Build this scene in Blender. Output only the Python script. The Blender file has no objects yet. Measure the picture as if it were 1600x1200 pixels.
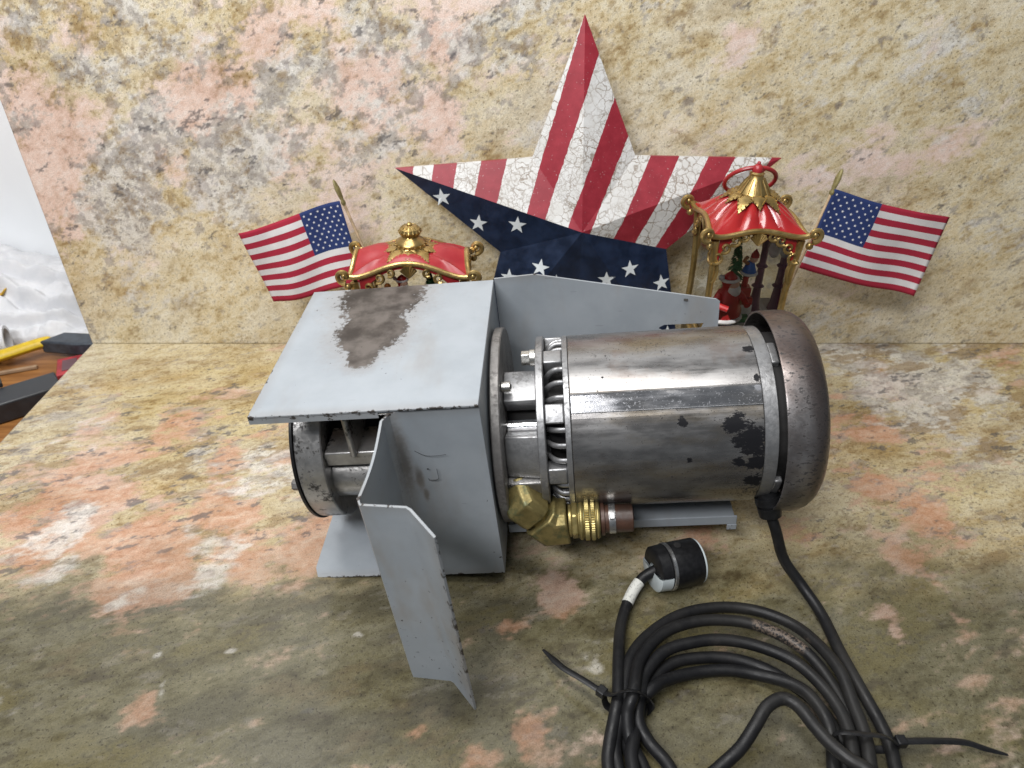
import bpy, bmesh, math, random
import numpy as np
from mathutils import Vector, Matrix
random.seed(7); np.random.seed(7)
R = math.radians
scene = bpy.context.scene
COL = scene.collection

# ------------------------------------------------------------------ camera
cam_d = bpy.data.cameras.new('camera'); cam = bpy.data.objects.new('camera', cam_d); COL.objects.link(cam)
cam.location = (0.0, -0.91907, 0.55); cam.rotation_euler = (R(90 - 34.1), 0, 0)
cam_d.sensor_width = 36; cam_d.lens = 25.335; cam_d.clip_start = 0.02; cam_d.clip_end = 60
cam_d.dof.use_dof = True; cam_d.dof.focus_distance = 0.68; cam_d.dof.aperture_fstop = 9.0
scene.camera = cam
# ------------------------------------------------------------------ room light
world = bpy.data.worlds.new('World'); scene.world = world; world.use_nodes = True
wb = world.node_tree.nodes['Background']
wb.inputs[0].default_value = (0.72, 0.86, 1.0, 1); wb.inputs[1].default_value = 0.11
def area(name, loc, target, sx, sy, power, color):
    d = bpy.data.lights.new(name, 'AREA'); d.shape = 'RECTANGLE'; d.size = sx; d.size_y = sy
    d.energy = power; d.color = color
    o = bpy.data.objects.new(name, d); COL.objects.link(o); o.location = loc
    o.rotation_euler = (Vector(target) - Vector(loc)).to_track_quat('-Z', 'Y').to_euler()
    return o
area('ceiling_lamp', (-0.30, -0.45, 1.42), (-0.05, -0.10, 0.10), 1.25, 0.28, 19, (1.0, 0.985, 0.96))
area('ceiling_lamp', (-0.80, -1.60, 1.75), (0.12, -0.05, 0.15), 1.25, 0.28, 42, (0.99, 0.99, 1.0))
scene.view_settings.view_transform = 'Standard'; scene.view_settings.look = 'None'
scene.view_settings.exposure = -0.14; scene.view_settings.gamma = 1.0
scene.render.engine = 'CYCLES'

# ------------------------------------------------------------------ mesh helpers
def smooth_path(pts, n=6, closed=False):
    P = [np.array(p, float) for p in pts]; out = []
    m = len(P); rng = range(m if closed else m - 1)
    for i in rng:
        if closed: p0, p1, p2, p3 = P[i - 1], P[i], P[(i + 1) % m], P[(i + 2) % m]
        else: p0, p1, p2, p3 = P[max(i - 1, 0)], P[i], P[i + 1], P[min(i + 2, m - 1)]
        for k in range(n):
            t = k / n
            out.append(.5 * ((2 * p1) + (p2 - p0) * t + (2 * p0 - 5 * p1 + 4 * p2 - p3) * t * t + (3 * p1 - p0 - 3 * p2 + p3) * t ** 3))
    if not closed: out.append(P[-1])
    return out

class MB:
    def __init__(s): s.v = []; s.f = []; s.m = []
    def add(s, vs, fs, mi=0):
        b = len(s.v); s.v += [tuple(map(float, v)) for v in vs]
        s.f += [tuple(b + i for i in f) for f in fs]; s.m += [mi] * len(fs); return s
    def box(s, lo, hi, mi=0):
        x0, y0, z0 = lo; x1, y1, z1 = hi
        return s.add([(x0,y0,z0),(x1,y0,z0),(x1,y1,z0),(x0,y1,z0),(x0,y0,z1),(x1,y0,z1),(x1,y1,z1),(x0,y1,z1)],
                     [(0,3,2,1),(4,5,6,7),(0,1,5,4),(1,2,6,5),(2,3,7,6),(3,0,4,7)], mi)
    def obox(s, c, ax, half, mi=0):      # oriented box: centre, 3 axes, half sizes
        c = np.array(c, float); A = [np.array(a, float) * h for a, h in zip(ax, half)]
        v = [c + i * A[0] + j * A[1] + k * A[2] for k in (-1, 1) for (i, j) in ((-1,-1),(1,-1),(1,1),(-1,1))]
        return s.add(v, [(0,3,2,1),(4,5,6,7),(0,1,5,4),(1,2,6,5),(2,3,7,6),(3,0,4,7)], mi)
    def prism(s, poly, d, mi=0):         # planar polygon (3d points) extruded by vector d
        n = len(poly); d = np.array(d, float); a = [np.array(p, float) for p in poly]; b = [p + d for p in a]
        fs = [tuple(range(n - 1, -1, -1)), tuple(range(n, 2 * n))] + [(i, (i + 1) % n, n + (i + 1) % n, n + i) for i in range(n)]
        return s.add(a + b, fs, mi)
    def lathe(s, prof, c=(0,0,0), axis='x', n=48, mi=0, a0=0, a1=2*math.pi, rot=None):  # prof: (along, radius)
        full = abs(a1 - a0 - 2 * math.pi) < 1e-6; m = n if full else n + 1; vs = []; fs = []
        for (t, r) in prof:
            for k in range(m):
                a = a0 + (a1 - a0) * k / n; p, q = r * math.cos(a), r * math.sin(a)
                v = {'x': (t, p, q), 'y': (p, t, q), 'z': (p, q, t)}[axis]
                v = np.array(v, float)
                if rot is not None: v = rot @ v
                vs.append(v + np.array(c, float))
        for i in range(len(prof) - 1):
            for k in range(n):
                k2 = (k + 1) % m
                fs.append((i*m + k, i*m + k2, (i+1)*m + k2, (i+1)*m + k))
        return s.add(vs, fs, mi)
    def cyl(s, p0, p1, r0, r1=None, n=20, mi=0, cap=True):
        r1 = r0 if r1 is None else r1; p0 = np.array(p0, float); p1 = np.array(p1, float)
        d = p1 - p0; d /= np.linalg.norm(d); u = np.cross(d, (0,0,1.)); u = u if np.linalg.norm(u) > .01 else np.cross(d, (1.,0,0)); u /= np.linalg.norm(u); w = np.cross(d, u)
        vs = [p + r * (math.cos(2*math.pi*k/n) * u + math.sin(2*math.pi*k/n) * w) for p, r in ((p0, r0), (p1, r1)) for k in range(n)]
        fs = [(k, (k+1) % n, n + (k+1) % n, n + k) for k in range(n)]
        if cap: fs += [tuple(range(n - 1, -1, -1)), tuple(range(n, 2 * n))]
        return s.add(vs, fs, mi)
    def tube(s, pts, r, n=12, mi=0, cap=True, closed=False, flat=None):
        P = [np.array(p, float) for p in pts]; m = len(P); vs = []; fs = []
        rr = r if hasattr(r, '__len__') else [r] * m
        T = []
        for i in range(m):
            a = P[i - 1] if (i > 0 or closed) else P[i]; b = P[(i + 1) % m] if (i < m - 1 or closed) else P[i]
            t = b - a; T.append(t / (np.linalg.norm(t) + 1e-12))
        u = np.cross(T[0], (0,0,1.)); u = u if np.linalg.norm(u) > .05 else np.cross(T[0], (1.,0,0)); u /= np.linalg.norm(u)
        for i in range(m):
            u = u - T[i] * (u @ T[i]); u /= np.linalg.norm(u); w = np.cross(T[i], u)
            fu, fw = flat or (1, 1)
            for k in range(n):
                a = 2 * math.pi * k / n; vs.append(P[i] + rr[i] * (fu * math.cos(a) * u + fw * math.sin(a) * w))
        for i in range(m if closed else m - 1):
            j = (i + 1) % m
            for k in range(n): fs.append((i*n + k, i*n + (k+1) % n, j*n + (k+1) % n, j*n + k))
        if cap and not closed: fs += [tuple(range(n - 1, -1, -1)), tuple((m-1)*n + k for k in range(n))]
        return s.add(vs, fs, mi)
    def ball(s, c, r, n=14, sc=(1,1,1), mi=0):
        c = np.array(c, float); vs = []; fs = []; h = n // 2
        for i in range(h + 1):
            th = math.pi * i / h
            for k in range(n):
                a = 2 * math.pi * k / n
                vs.append(c + r * np.array((sc[0] * math.sin(th) * math.cos(a), sc[1] * math.sin(th) * math.sin(a), sc[2] * math.cos(th))))
        for i in range(h):
            for k in range(n): fs.append((i*n + k, (i+1)*n + k, (i+1)*n + (k+1) % n, i*n + (k+1) % n))
        return s.add(vs, fs, mi)
    def build(s, name, mats, parent=None, ang=35, bevel=0, seg=2, weld=True):
        me = bpy.data.meshes.new(name); me.from_pydata(s.v, [], s.f)
        mats = mats if isinstance(mats, (list, tuple)) else [mats]
        for m in mats: me.materials.append(m)
        if len(mats) > 1: me.polygons.foreach_set('material_index', s.m)
        me.validate()
        bm = bmesh.new(); bm.from_mesh(me)
        if weld: bmesh.ops.remove_doubles(bm, verts=bm.verts, dist=2e-6)
        bmesh.ops.recalc_face_normals(bm, faces=bm.faces); bm.to_mesh(me); bm.free()
        if ang:
            me.polygons.foreach_set('use_smooth', [True] * len(me.polygons)); me.set_sharp_from_angle(angle=R(ang))
        me.update()
        o = bpy.data.objects.new(name, me); COL.objects.link(o)
        if parent: o.parent = parent
        if bevel:
            b = o.modifiers.new('bevel', 'BEVEL'); b.width = bevel; b.segments = seg; b.limit_method = 'ANGLE'; b.angle_limit = R(40)
        return o
def empty(name, loc=(0,0,0), rot=(0,0,0)):
    o = bpy.data.objects.new(name, None); COL.objects.link(o); o.location = loc; o.rotation_euler = rot; o.empty_display_size = .02; return o
def tag(o, label=None, cat=None, group=None, kind=None):
    for k, v in (('label', label), ('category', cat), ('group', group), ('kind', kind)):
        if v: o[k] = v
    return o

# ------------------------------------------------------------------ material helpers
class NT:
    def __init__(s, name):
        s.mat = bpy.data.materials.new(name); s.mat.use_nodes = True; s.t = s.mat.node_tree; s.t.nodes.clear()
        s.out = s.t.nodes.new('ShaderNodeOutputMaterial'); s.b = s.t.nodes.new('ShaderNodeBsdfPrincipled')
        s.t.links.new(s.b.outputs[0], s.out.inputs[0])
    def set(s, sock, v):
        if isinstance(v, bpy.types.NodeSocket): s.t.links.new(v, sock)
        elif isinstance(v, (tuple, list)):
            sock.default_value = tuple(v) + ((1,) if len(v) == 3 and len(sock.default_value) == 4 else ())
        else: sock.default_value = v
    def p(s, **kw):
        for k, v in kw.items(): s.set(s.b.inputs[{'col':'Base Color','rough':'Roughness','metal':'Metallic','normal':'Normal','spec':'Specular IOR Level','coat':'Coat Weight','coatr':'Coat Roughness','emit':'Emission Color','emits':'Emission Strength','trans':'Transmission Weight','ior':'IOR','alpha':'Alpha'}[k]], v)
        return s.mat
    def co(s, name='Object'):
        return s.t.nodes.new('ShaderNodeTexCoord').outputs[name]
    def attr(s, name):
        n = s.t.nodes.new('ShaderNodeAttribute'); n.attribute_name = name; return n.outputs['Color']
    def sep(s, v):
        n = s.t.nodes.new('ShaderNodeSeparateXYZ'); s.set(n.inputs[0], v); return n.outputs
    def comb(s, x, y, z):
        n = s.t.nodes.new('ShaderNodeCombineXYZ'); [s.set(n.inputs[i], q) for i, q in enumerate((x, y, z))]; return n.outputs[0]
    def m(s, op, a, b=0.0, c=0.0, clamp=False):
        n = s.t.nodes.new('ShaderNodeMath'); n.operation = op; n.use_clamp = clamp
        for i, q in enumerate((a, b, c)): s.set(n.inputs[i], q)
        return n.outputs[0]
    def vm(s, op, a, b=(0,0,0), sc=None):
        n = s.t.nodes.new('ShaderNodeVectorMath'); n.operation = op; s.set(n.inputs[0], a); s.set(n.inputs[1], b)
        if sc is not None: s.set(n.inputs['Scale'], sc)
        return n.outputs['Value' if op in ('LENGTH','DISTANCE','DOT_PRODUCT') else 'Vector']
    def map(s, v, rot=(0,0,0), scale=(1,1,1), loc=(0,0,0)):
        n = s.t.nodes.new('ShaderNodeMapping'); s.set(n.inputs[0], v); n.inputs['Rotation'].default_value = rot; n.inputs['Scale'].default_value = scale; n.inputs['Location'].default_value = loc; return n.outputs[0]
    def noise(s, v, scale, detail=4, rough=.55, dist=0, out=0):
        n = s.t.nodes.new('ShaderNodeTexNoise'); s.set(n.inputs['Vector'], v); n.inputs['Scale'].default_value = scale; n.inputs['Detail'].default_value = detail; n.inputs['Roughness'].default_value = rough; n.inputs['Distortion'].default_value = dist
        return n.outputs[out]
    def vor(s, v, scale, feature='F1', out='Distance', rnd=1.0):
        n = s.t.nodes.new('ShaderNodeTexVoronoi'); n.feature = feature; s.set(n.inputs['Vector'], v); n.inputs['Scale'].default_value = scale; n.inputs['Randomness'].default_value = rnd; return n.outputs[out]
    def ss(s, v, a, b, lo=0.0, hi=1.0):     # smoothstep
        n = s.t.nodes.new('ShaderNodeMapRange'); n.interpolation_type = 'SMOOTHSTEP'; s.set(n.inputs['Value'], v)
        for k, q in (('From Min', a), ('From Max', b), ('To Min', lo), ('To Max', hi)): s.set(n.inputs[k], q)
        return n.outputs[0]
    def mix(s, f, a, b, mode='MIX'):
        n = s.t.nodes.new('ShaderNodeMix'); n.data_type = 'RGBA'; n.blend_type = mode; s.set(n.inputs[0], f); s.set(n.inputs[6], a); s.set(n.inputs[7], b); return n.outputs[2]
    def ramp(s, f, stops, interp='LINEAR'):
        n = s.t.nodes.new('ShaderNodeValToRGB'); n.color_ramp.interpolation = interp; s.set(n.inputs[0], f); e = n.color_ramp.elements
        while len(e) < len(stops): e.new(1.0)
        for q, (pos, c) in zip(e, stops): q.position = pos; q.color = tuple(c) + (1,)
        return n.outputs[0]
    def bump(s, h, strength=.3, dist=.001):
        n = s.t.nodes.new('ShaderNodeBump'); s.set(n.inputs['Height'], h); n.inputs['Strength'].default_value = strength; n.inputs['Distance'].default_value = dist; return n.outputs[0]
def simple(name, col, rough=.5, metal=0.0, var=.15, scale=60, **kw):
    t = NT(name); P = t.co(); n = t.noise(P, scale, 5, .6)
    lo = tuple(c * (1 - var) for c in col); hi = tuple(min(1, c * (1 + var)) for c in col)
    t.p(col=t.mix(t.ss(n, .3, .7), lo, hi), rough=t.ss(n, .3, .7, rough * .85, min(1, rough * 1.15)), metal=metal, **kw)
    return t.mat

# ------------------------------------------------------------------ granite
def vnoise(x, y, seed):
    xi = np.floor(x).astype(np.int64); yi = np.floor(y).astype(np.int64); fx = x - xi; fy = y - yi
    fx = fx * fx * fx * (fx * (fx * 6 - 15) + 10); fy = fy * fy * fy * (fy * (fy * 6 - 15) + 10)
    def h(i, j):
        n = (i * 374761393 + j * 668265263 + seed * 1442695041) & 0xffffffff
        n = ((n ^ (n >> 13)) * 1274126177) & 0xffffffff
        return ((n ^ (n >> 16)) & 0xffff) / 65535.0
    a = h(xi, yi); b = h(xi + 1, yi); c = h(xi, yi + 1); d = h(xi + 1, yi + 1)
    return a + (b - a) * fx + (c - a) * fy + (a - b - c + d) * fx * fy
def fbm(x, y, sc, octv=5, rough=.55, seed=0):
    s = np.zeros_like(x); amp = 1.0; tot = 0
    for o in range(octv):
        ca, sa = math.cos(o * 1.1 + .4), math.sin(o * 1.1 + .4)
        s += amp * (vnoise((ca * x - sa * y) * sc + 17.3 * o + seed * 3.7, (sa * x + ca * y) * sc - 9.1 * o, seed + 31 * o) - .5); tot += amp * amp; amp *= rough; sc *= 2.03
    return s / (.22 * math.sqrt(tot))          # about zero mean, unit deviation
def cells(x, y, sc, seed):
    x = x * sc; y = y * sc; xi = np.floor(x).astype(np.int64); yi = np.floor(y).astype(np.int64); best = np.full_like(x, 9.); val = np.zeros_like(x)
    def h(i, j, k):
        n = (i * 374761393 + j * 668265263 + (seed + k) * 1442695041) & 0xffffffff; n = ((n ^ (n >> 13)) * 1274126177) & 0xffffffff
        return ((n ^ (n >> 16)) & 0xffff) / 65535.0
    for i in (-1, 0, 1):
        for j in (-1, 0, 1):
            d = (xi + i + h(xi + i, yi + j, 1) - x) ** 2 + (yi + j + h(xi + i, yi + j, 2) - y) ** 2
            k = d < best; best = np.where(k, d, best); val = np.where(k, h(xi + i, yi + j, 3), val)
    return val
def cramp(t, stops):
    xs = [q[0] for q in stops]; return np.stack([np.interp(t, xs, [q[1][k] for q in stops]) for k in range(3)], 1)
def cmix(f, a, b): f = np.asarray(f) if np.ndim(f) == 0 else np.asarray(f)[:, None]; return a * (1 - f) + np.asarray(b) * f
def sstep(x, a, b): x = np.clip((x - a) / (b - a), 0, 1); return x * x * (3 - 2 * x)
def fieldsum(L, X, Y):
    s = np.zeros_like(X)
    for (cx, cy, rx, ry, w) in L: s = np.maximum(s, w * np.exp(-.8 * (((X - cx) / rx) ** 2 + ((Y - cy) / ry) ** 2)))
    return s
def granite_color(a, b, kind):
    sd = 11 if kind == 'wall' else 57
    wx = .0055 * fbm(a, b, 14, 3, .6, sd) + .0020 * fbm(a, b, 70, 2, .6, sd + 1); wy = .0055 * fbm(a, b, 14, 3, .6, sd + 2) + .0020 * fbm(a, b, 70, 2, .6, sd + 3)
    A, B = a + wx, b + wy; th = R(27) if kind == 'wall' else R(17); st = 1.8 if kind == 'wall' else 2.2
    A2 = a + .10 * wx; B2 = b + .10 * wy; U = (A2 * math.cos(th) + B2 * math.sin(th)) / st; V = -A2 * math.sin(th) + B2 * math.cos(th)
    n = lambda sc, k, o=5, r=.58: fbm(U, V, sc, o, r, sd + 5 + k)
    q = lambda sc, k, o=4, r=.6: fbm(a + 2.3 * k, b - 1.7 * k, sc, o, r, sd + 70 + k)     # unstretched
    big, mid, fine, mid2, big2, grain = n(8, 0), n(36, 1, 5, .7), n(170, 2, 3, .75), n(30, 3, 5, .7), q(11, 4), q(330, 1, 2)
    if kind == 'wall':
        pw, cw, gw = fieldsum(WALL_PINK, A, B), fieldsum(WALL_CRYSTAL, A, B), fieldsum(WALL_GOLD, A, B); ol = np.zeros_like(a)
        zone = sstep(-a * .62 + (b - .3) * 1.5 + .04 * big, -.04, .16)      # the coarse pink and grey end of the slab
    else:
        pw, cw, gw = fieldsum(COUNTER_PINK, A, B), fieldsum(COUNTER_CRYSTAL, A, B), fieldsum(COUNTER_GOLD, A, B)
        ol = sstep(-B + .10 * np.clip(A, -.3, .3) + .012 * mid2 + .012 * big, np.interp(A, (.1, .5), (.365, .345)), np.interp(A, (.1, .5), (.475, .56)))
        zone = np.maximum(sstep(-A - .2 + .05 * big, -.05, .1) * sstep(-B, .06, .14), sstep(A - .34, -.05, .1)) * (1 - ol)
    t = .5 + .058 * mid + .055 * fine + .034 * grain + .022 * big
    c = cramp(t, [(.22, (.33, .235, .12)), (.34, (.50, .41, .25)), (.44, (.64, .56, .39)), (.54, (.71, .65, .50)), (.66, (.77, .735, .625)), (.82, (.84, .82, .76))])
    c = cmix(.45 * sstep(n(10, 23, 4), .2, 1.6), c, cramp(t, [(.3, (.50, .46, .38)), (.5, (.70, .675, .60)), (.7, (.82, .80, .75))]))
    c = c * (np.array((1.05, 1.015, .95)) if kind == 'wall' else np.array((.83, .775, .655)));
    if kind != 'wall': c = cmix(.5 * sstep(n(7, 24, 4), -.2, 1.2), c, c * np.array((1.04, 1.0, .78)))
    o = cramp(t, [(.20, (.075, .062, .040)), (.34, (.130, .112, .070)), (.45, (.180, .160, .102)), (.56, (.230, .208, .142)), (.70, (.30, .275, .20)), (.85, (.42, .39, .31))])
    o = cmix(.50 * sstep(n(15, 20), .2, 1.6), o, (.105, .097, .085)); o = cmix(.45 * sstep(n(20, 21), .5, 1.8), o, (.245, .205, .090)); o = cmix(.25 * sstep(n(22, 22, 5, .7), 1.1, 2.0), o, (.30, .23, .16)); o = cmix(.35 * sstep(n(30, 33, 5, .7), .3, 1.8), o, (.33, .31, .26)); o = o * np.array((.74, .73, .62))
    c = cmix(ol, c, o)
    c = cmix((.18 if kind == 'wall' else .42) * sstep(n(24, 31, 5, .65), .1, 1.8) * (1 - ol), c, c * np.array((1.0, .86, .62))); c = cmix(.45 * sstep(n(20, 32, 5, .65), .2, 1.9) * (1 - ol), c, c * .6 + np.array((.31, .29, .24)))
    # rusty gold staining and clusters of brown grains
    g = 1.2 * gw - 1.0 + .30 * mid2 + .22 * fine + .16 * grain + .15 * zone
    c = cmix((.48 if kind == 'wall' else .62) * sstep(g, -.3, .8), c, cmix(ol, np.array([(.37, .235, .075)]) + 0 * c, (.14, .105, .045)))
    cl = sstep(n(14, 15, 4), -.3, 1.3)
    bs = sstep(.75 * fine + .75 * grain + .9 * cl, 1.35, 1.9); c = cmix((.36 if kind == 'wall' else .55) * bs, c, cmix(ol, np.array([(.25, .175, .085)]) + 0 * c, (.085, .075, .05)))
    # pink feldspar
    pk = 1.6 * pw - .16 * ol - (.74 if kind == 'wall' else .83) + .32 * zone * (kind == 'wall') + (.20 if kind == 'wall' else .34) * mid + .24 * big + .10 * fine + .05 * grain
    pm = sstep(pk, -.34, .40)
    if kind == 'wall': pc = cramp(t, [(.25, (.56, .37, .29)), (.42, (.75, .545, .455)), (.56, (.82, .635, .555)), (.75, (.88, .75, .68))])
    else: pc = cramp(t, [(.24, (.30, .135, .070)), (.40, (.48, .245, .145)), (.54, (.56, .325, .212)), (.74, (.65, .47, .35))])
    pc = cmix(.35 * ol, pc, (.20, .12, .075))
    pc = cmix(.55 * sstep(n(18, 9), -.2, 1.5), pc, pc * .82 + np.array((.03, -.005, -.02))); pc = cmix(.5 * sstep(n(14, 8), .3, 1.6), pc, pc * .7 + .26)
    c = cmix(pm * .93 * (1 - .18 * ol), c, pc)
    # white and grey crystals
    ja = A + .0030 * fbm(a, b, 150, 2, .6, sd + 40); jb = B + .0030 * fbm(a, b, 150, 2, .6, sd + 41); cv = np.where(q(20, 6) > 0, cells(ja, jb, 95, sd), cells(ja, jb, 190, sd + 9))
    cc = cramp(cv, [(0, (.80, .78, .73)), (.30, (.70, .67, .62)), (.50, (.62, .56, .46)), (.64, (.82, .81, .78)), (.76, (.55, .52, .50)), (.88, (.33, .31, .315)), (1, (.24, .225, .23))])
    cc = cmix(.40, cc, cramp(t, [(.3, (.45, .41, .36)), (.5, (.70, .68, .62)), (.7, (.84, .83, .80))])); cc = cmix(.4 * ol, cc, (.30, .27, .20))
    ck = 1.5 * cw - (.70 if kind == 'wall' else .80) - .22 * ol + (.16 * zone if kind != 'wall' else 0) + .26 * mid2 + .26 * big2 + .12 * fine
    cm = sstep(ck, -.32, .50); c = cmix(cm * (.86 if kind == 'wall' else .72), c, cc)
    # smoky grey grains, brown grains, dark mica
    near = np.clip(np.maximum(np.exp(-(pk / .38) ** 2), sstep(ck, -.6, .2)), 0, 1) * np.maximum(zone, .06)
    gr = sstep((q if kind == 'wall' else n)(64, 10, 5, .7) + 1.5 * near, 1.5, 2.3); c = cmix((.62 if kind == 'wall' else .50) * gr * (1 - .6 * ol), c, cmix(sstep(fine, -1, 1), np.array([(.22, .20, .20)]) + 0 * c, (.38, .34, .30)))
    bn = sstep((q if kind == 'wall' else n)(60 if kind == 'wall' else 34, 12, 5, .72) + .70 * zone + .3 * near, 1.55, 2.4); c = cmix((.50 if kind == 'wall' else .65) * bn * (1 - .75 * pm), c, cmix(ol, np.array([(.27, .175, .075)]) + 0 * c, (.09, .075, .05)))
    dk = sstep(n(80, 14, 5, .72) + (.45 if kind == 'wall' else .70) * zone, 2.15, 2.75); c = cmix(.72 * dk * (1 - .5 * ol), c, (.10, .095, .10))
    # hairline cracks across the feldspar
    cr = 1 - sstep(np.abs(q(20, 16, 4)), .012, .05)
    c = cmix(.36 * cr * pm * sstep(mid2, .0, .8), c, (.22, .16, .13))
    if kind != 'wall': c = c * (.92 - .12 * ol[:, None])  # olive front is real stone colour; extra darkening stands in for shade there
    return np.clip(c, .01, .9), pm
def granite(name):
    t = NT(name); P = t.co(); at = t.t.nodes.new('ShaderNodeAttribute'); at.attribute_name = 'stone'; c = at.outputs['Color']; pm = at.outputs['Alpha']
    d2 = t.noise(P, 330, 3, .6); d3 = t.noise(t.vm('ADD', P, (9, 3, 1)), 760, 2, .6)
    sp = t.m('MULTIPLY', t.ss(d2, .595, .645), t.m('SUBTRACT', 1.0, t.m('MULTIPLY', pm, .7)))
    c = t.mix(t.m('MULTIPLY', sp, .68), c, t.mix(1.0, c, (.24, .20, .15), 'MULTIPLY'))
    c = t.mix(1.0, c, t.mix(t.ss(d3, .3, .7), (.80, .80, .79), (1.12, 1.12, 1.12)), 'MULTIPLY')
    c = t.mix(t.m('MULTIPLY', t.ss(d2, .36, .27), .30), c, t.mix(1.0, c, (1.45, 1.45, 1.5), 'MULTIPLY'))
    t.p(col=c, rough=t.ss(d2, .3, .7, .17, .27), spec=.5)
    return t.mat
def stone_sheet(name, mat, u0, u1, v0, v1, step, th, plane, kind):
    nu = int(round((u1 - u0) / step)); nv = int(round((v1 - v0) / step))
    U, V = np.meshgrid(np.linspace(u0, u1, nu + 1), np.linspace(v0, v1, nv + 1)); U = U.ravel(); V = V.ravel(); Z = np.zeros_like(U)
    pts = np.stack((U, V, Z), 1) if plane == 'xy' else np.stack((U, Z, V), 1)
    idx = np.arange((nu + 1) * (nv + 1)).reshape(nv + 1, nu + 1)
    q = np.stack((idx[:-1, :-1], idx[:-1, 1:], idx[1:, 1:], idx[1:, :-1]), -1).reshape(-1, 4)
    rim = np.concatenate((idx[0, :], idx[1:, -1], idx[-1, -2::-1], idx[-2:0:-1, 0])); nb = len(rim); base = len(pts)   # slab body
    back = pts[rim].copy(); back[:, 2 if plane == 'xy' else 1] += (-th if plane == 'xy' else th)
    pts = np.concatenate((pts, back)); k = np.arange(nb); side = np.stack((rim, base + k, base + (k + 1) % nb, rim[(k + 1) % nb]), 1)
    q = np.concatenate((q, side)); loops = np.concatenate((q.ravel(), (base + k)[::-1])); starts = np.concatenate((np.arange(len(q)) * 4, [len(q) * 4]))
    me = bpy.data.meshes.new(name); me.vertices.add(len(pts)); me.vertices.foreach_set('co', pts.astype(np.float32).ravel())
    me.loops.add(len(loops)); me.loops.foreach_set('vertex_index', loops.astype(np.int32)); me.polygons.add(len(starts)); me.polygons.foreach_set('loop_start', starts.astype(np.int32))
    me.update(calc_edges=True); me.materials.append(mat)
    a = pts[:, 0]; b = pts[:, 1] if plane == 'xy' else pts[:, 2]
    c, pm = granite_color(a, b, kind)
    at = me.attributes.new('stone', 'FLOAT_COLOR', 'POINT'); at.data.foreach_set('color', np.concatenate((c, pm[:, None]), 1).astype(np.float32).ravel())
    o = bpy.data.objects.new(name, me); COL.objects.link(o); return o
WALL_PINK = [(-0.585,0.319,0.071,0.069,1.0),(-0.584,0.364,0.046,0.043,0.8),(-0.365,0.349,0.058,0.055,1.1),(-0.396,0.378,0.034,0.032,0.8),(-0.618,0.23,0.071,0.073,0.9),(-0.615,0.168,0.043,0.046,0.7),(-0.283,0.413,0.045,0.041,0.6),(-0.075,0.399,0.034,0.031,0.8),(-0.184,0.364,0.042,0.04,0.7),(-0.087,0.312,0.036,0.035,0.8),(0.0,0.3,0.024,0.024,0.6),(-0.446,0.28,0.036,0.036,0.7),(-0.503,0.423,0.03,0.027,0.6),(-0.583,0.406,0.03,0.027,0.6),(0.259,0.42,0.021,0.019,0.8),(0.256,0.396,0.021,0.019,0.7),(0.441,0.268,0.045,0.045,0.8),(0.39,0.239,0.042,0.042,0.65),(0.492,0.26,0.033,0.033,0.5),(0.546,0.296,0.048,0.047,0.55),(0.502,0.403,0.045,0.041,0.45),(0.257,0.292,0.04,0.04,0.5),(-0.295,0.26,0.029,0.029,0.5),(-0.528,0.14,0.035,0.038,0.5),(-0.22,0.433,0.029,0.026,0.5)]
WALL_CRYSTAL = [(-0.501,0.23,0.05,0.051,1.0),(-0.329,0.296,0.06,0.059,1.1),(-0.453,0.312,0.04,0.039,0.9),(-0.486,0.371,0.034,0.032,0.9),(-0.446,0.44,0.029,0.026,0.8),(-0.547,0.443,0.036,0.033,0.9),(-0.177,0.426,0.052,0.047,0.8),(-0.266,0.378,0.046,0.043,0.8),(-0.119,0.413,0.041,0.037,0.8),(-0.041,0.413,0.045,0.041,1.0),(0.0,0.385,0.038,0.035,0.8),(-0.39,0.239,0.042,0.042,0.9),(-0.531,0.186,0.039,0.041,0.9),(0.029,0.44,0.04,0.036,0.8),(0.167,0.447,0.033,0.029,0.9),(-0.221,0.319,0.047,0.046,0.6),(0.521,0.413,0.052,0.048,0.45),(-0.372,0.413,0.037,0.034,0.6),(-0.296,0.342,0.039,0.037,0.8)]
WALL_GOLD = [(-0.605,0.121,0.044,0.048,0.6),(-0.549,0.101,0.045,0.05,0.5),(-0.132,0.44,0.037,0.033,0.7),(-0.263,0.399,0.03,0.028,0.7),(-0.016,0.342,0.031,0.03,0.5),(-0.567,0.28,0.032,0.032,0.6),(-0.394,0.222,0.034,0.035,0.4),(-0.475,0.392,0.03,0.028,0.6),(-0.434,0.349,0.023,0.022,0.6)]
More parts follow.
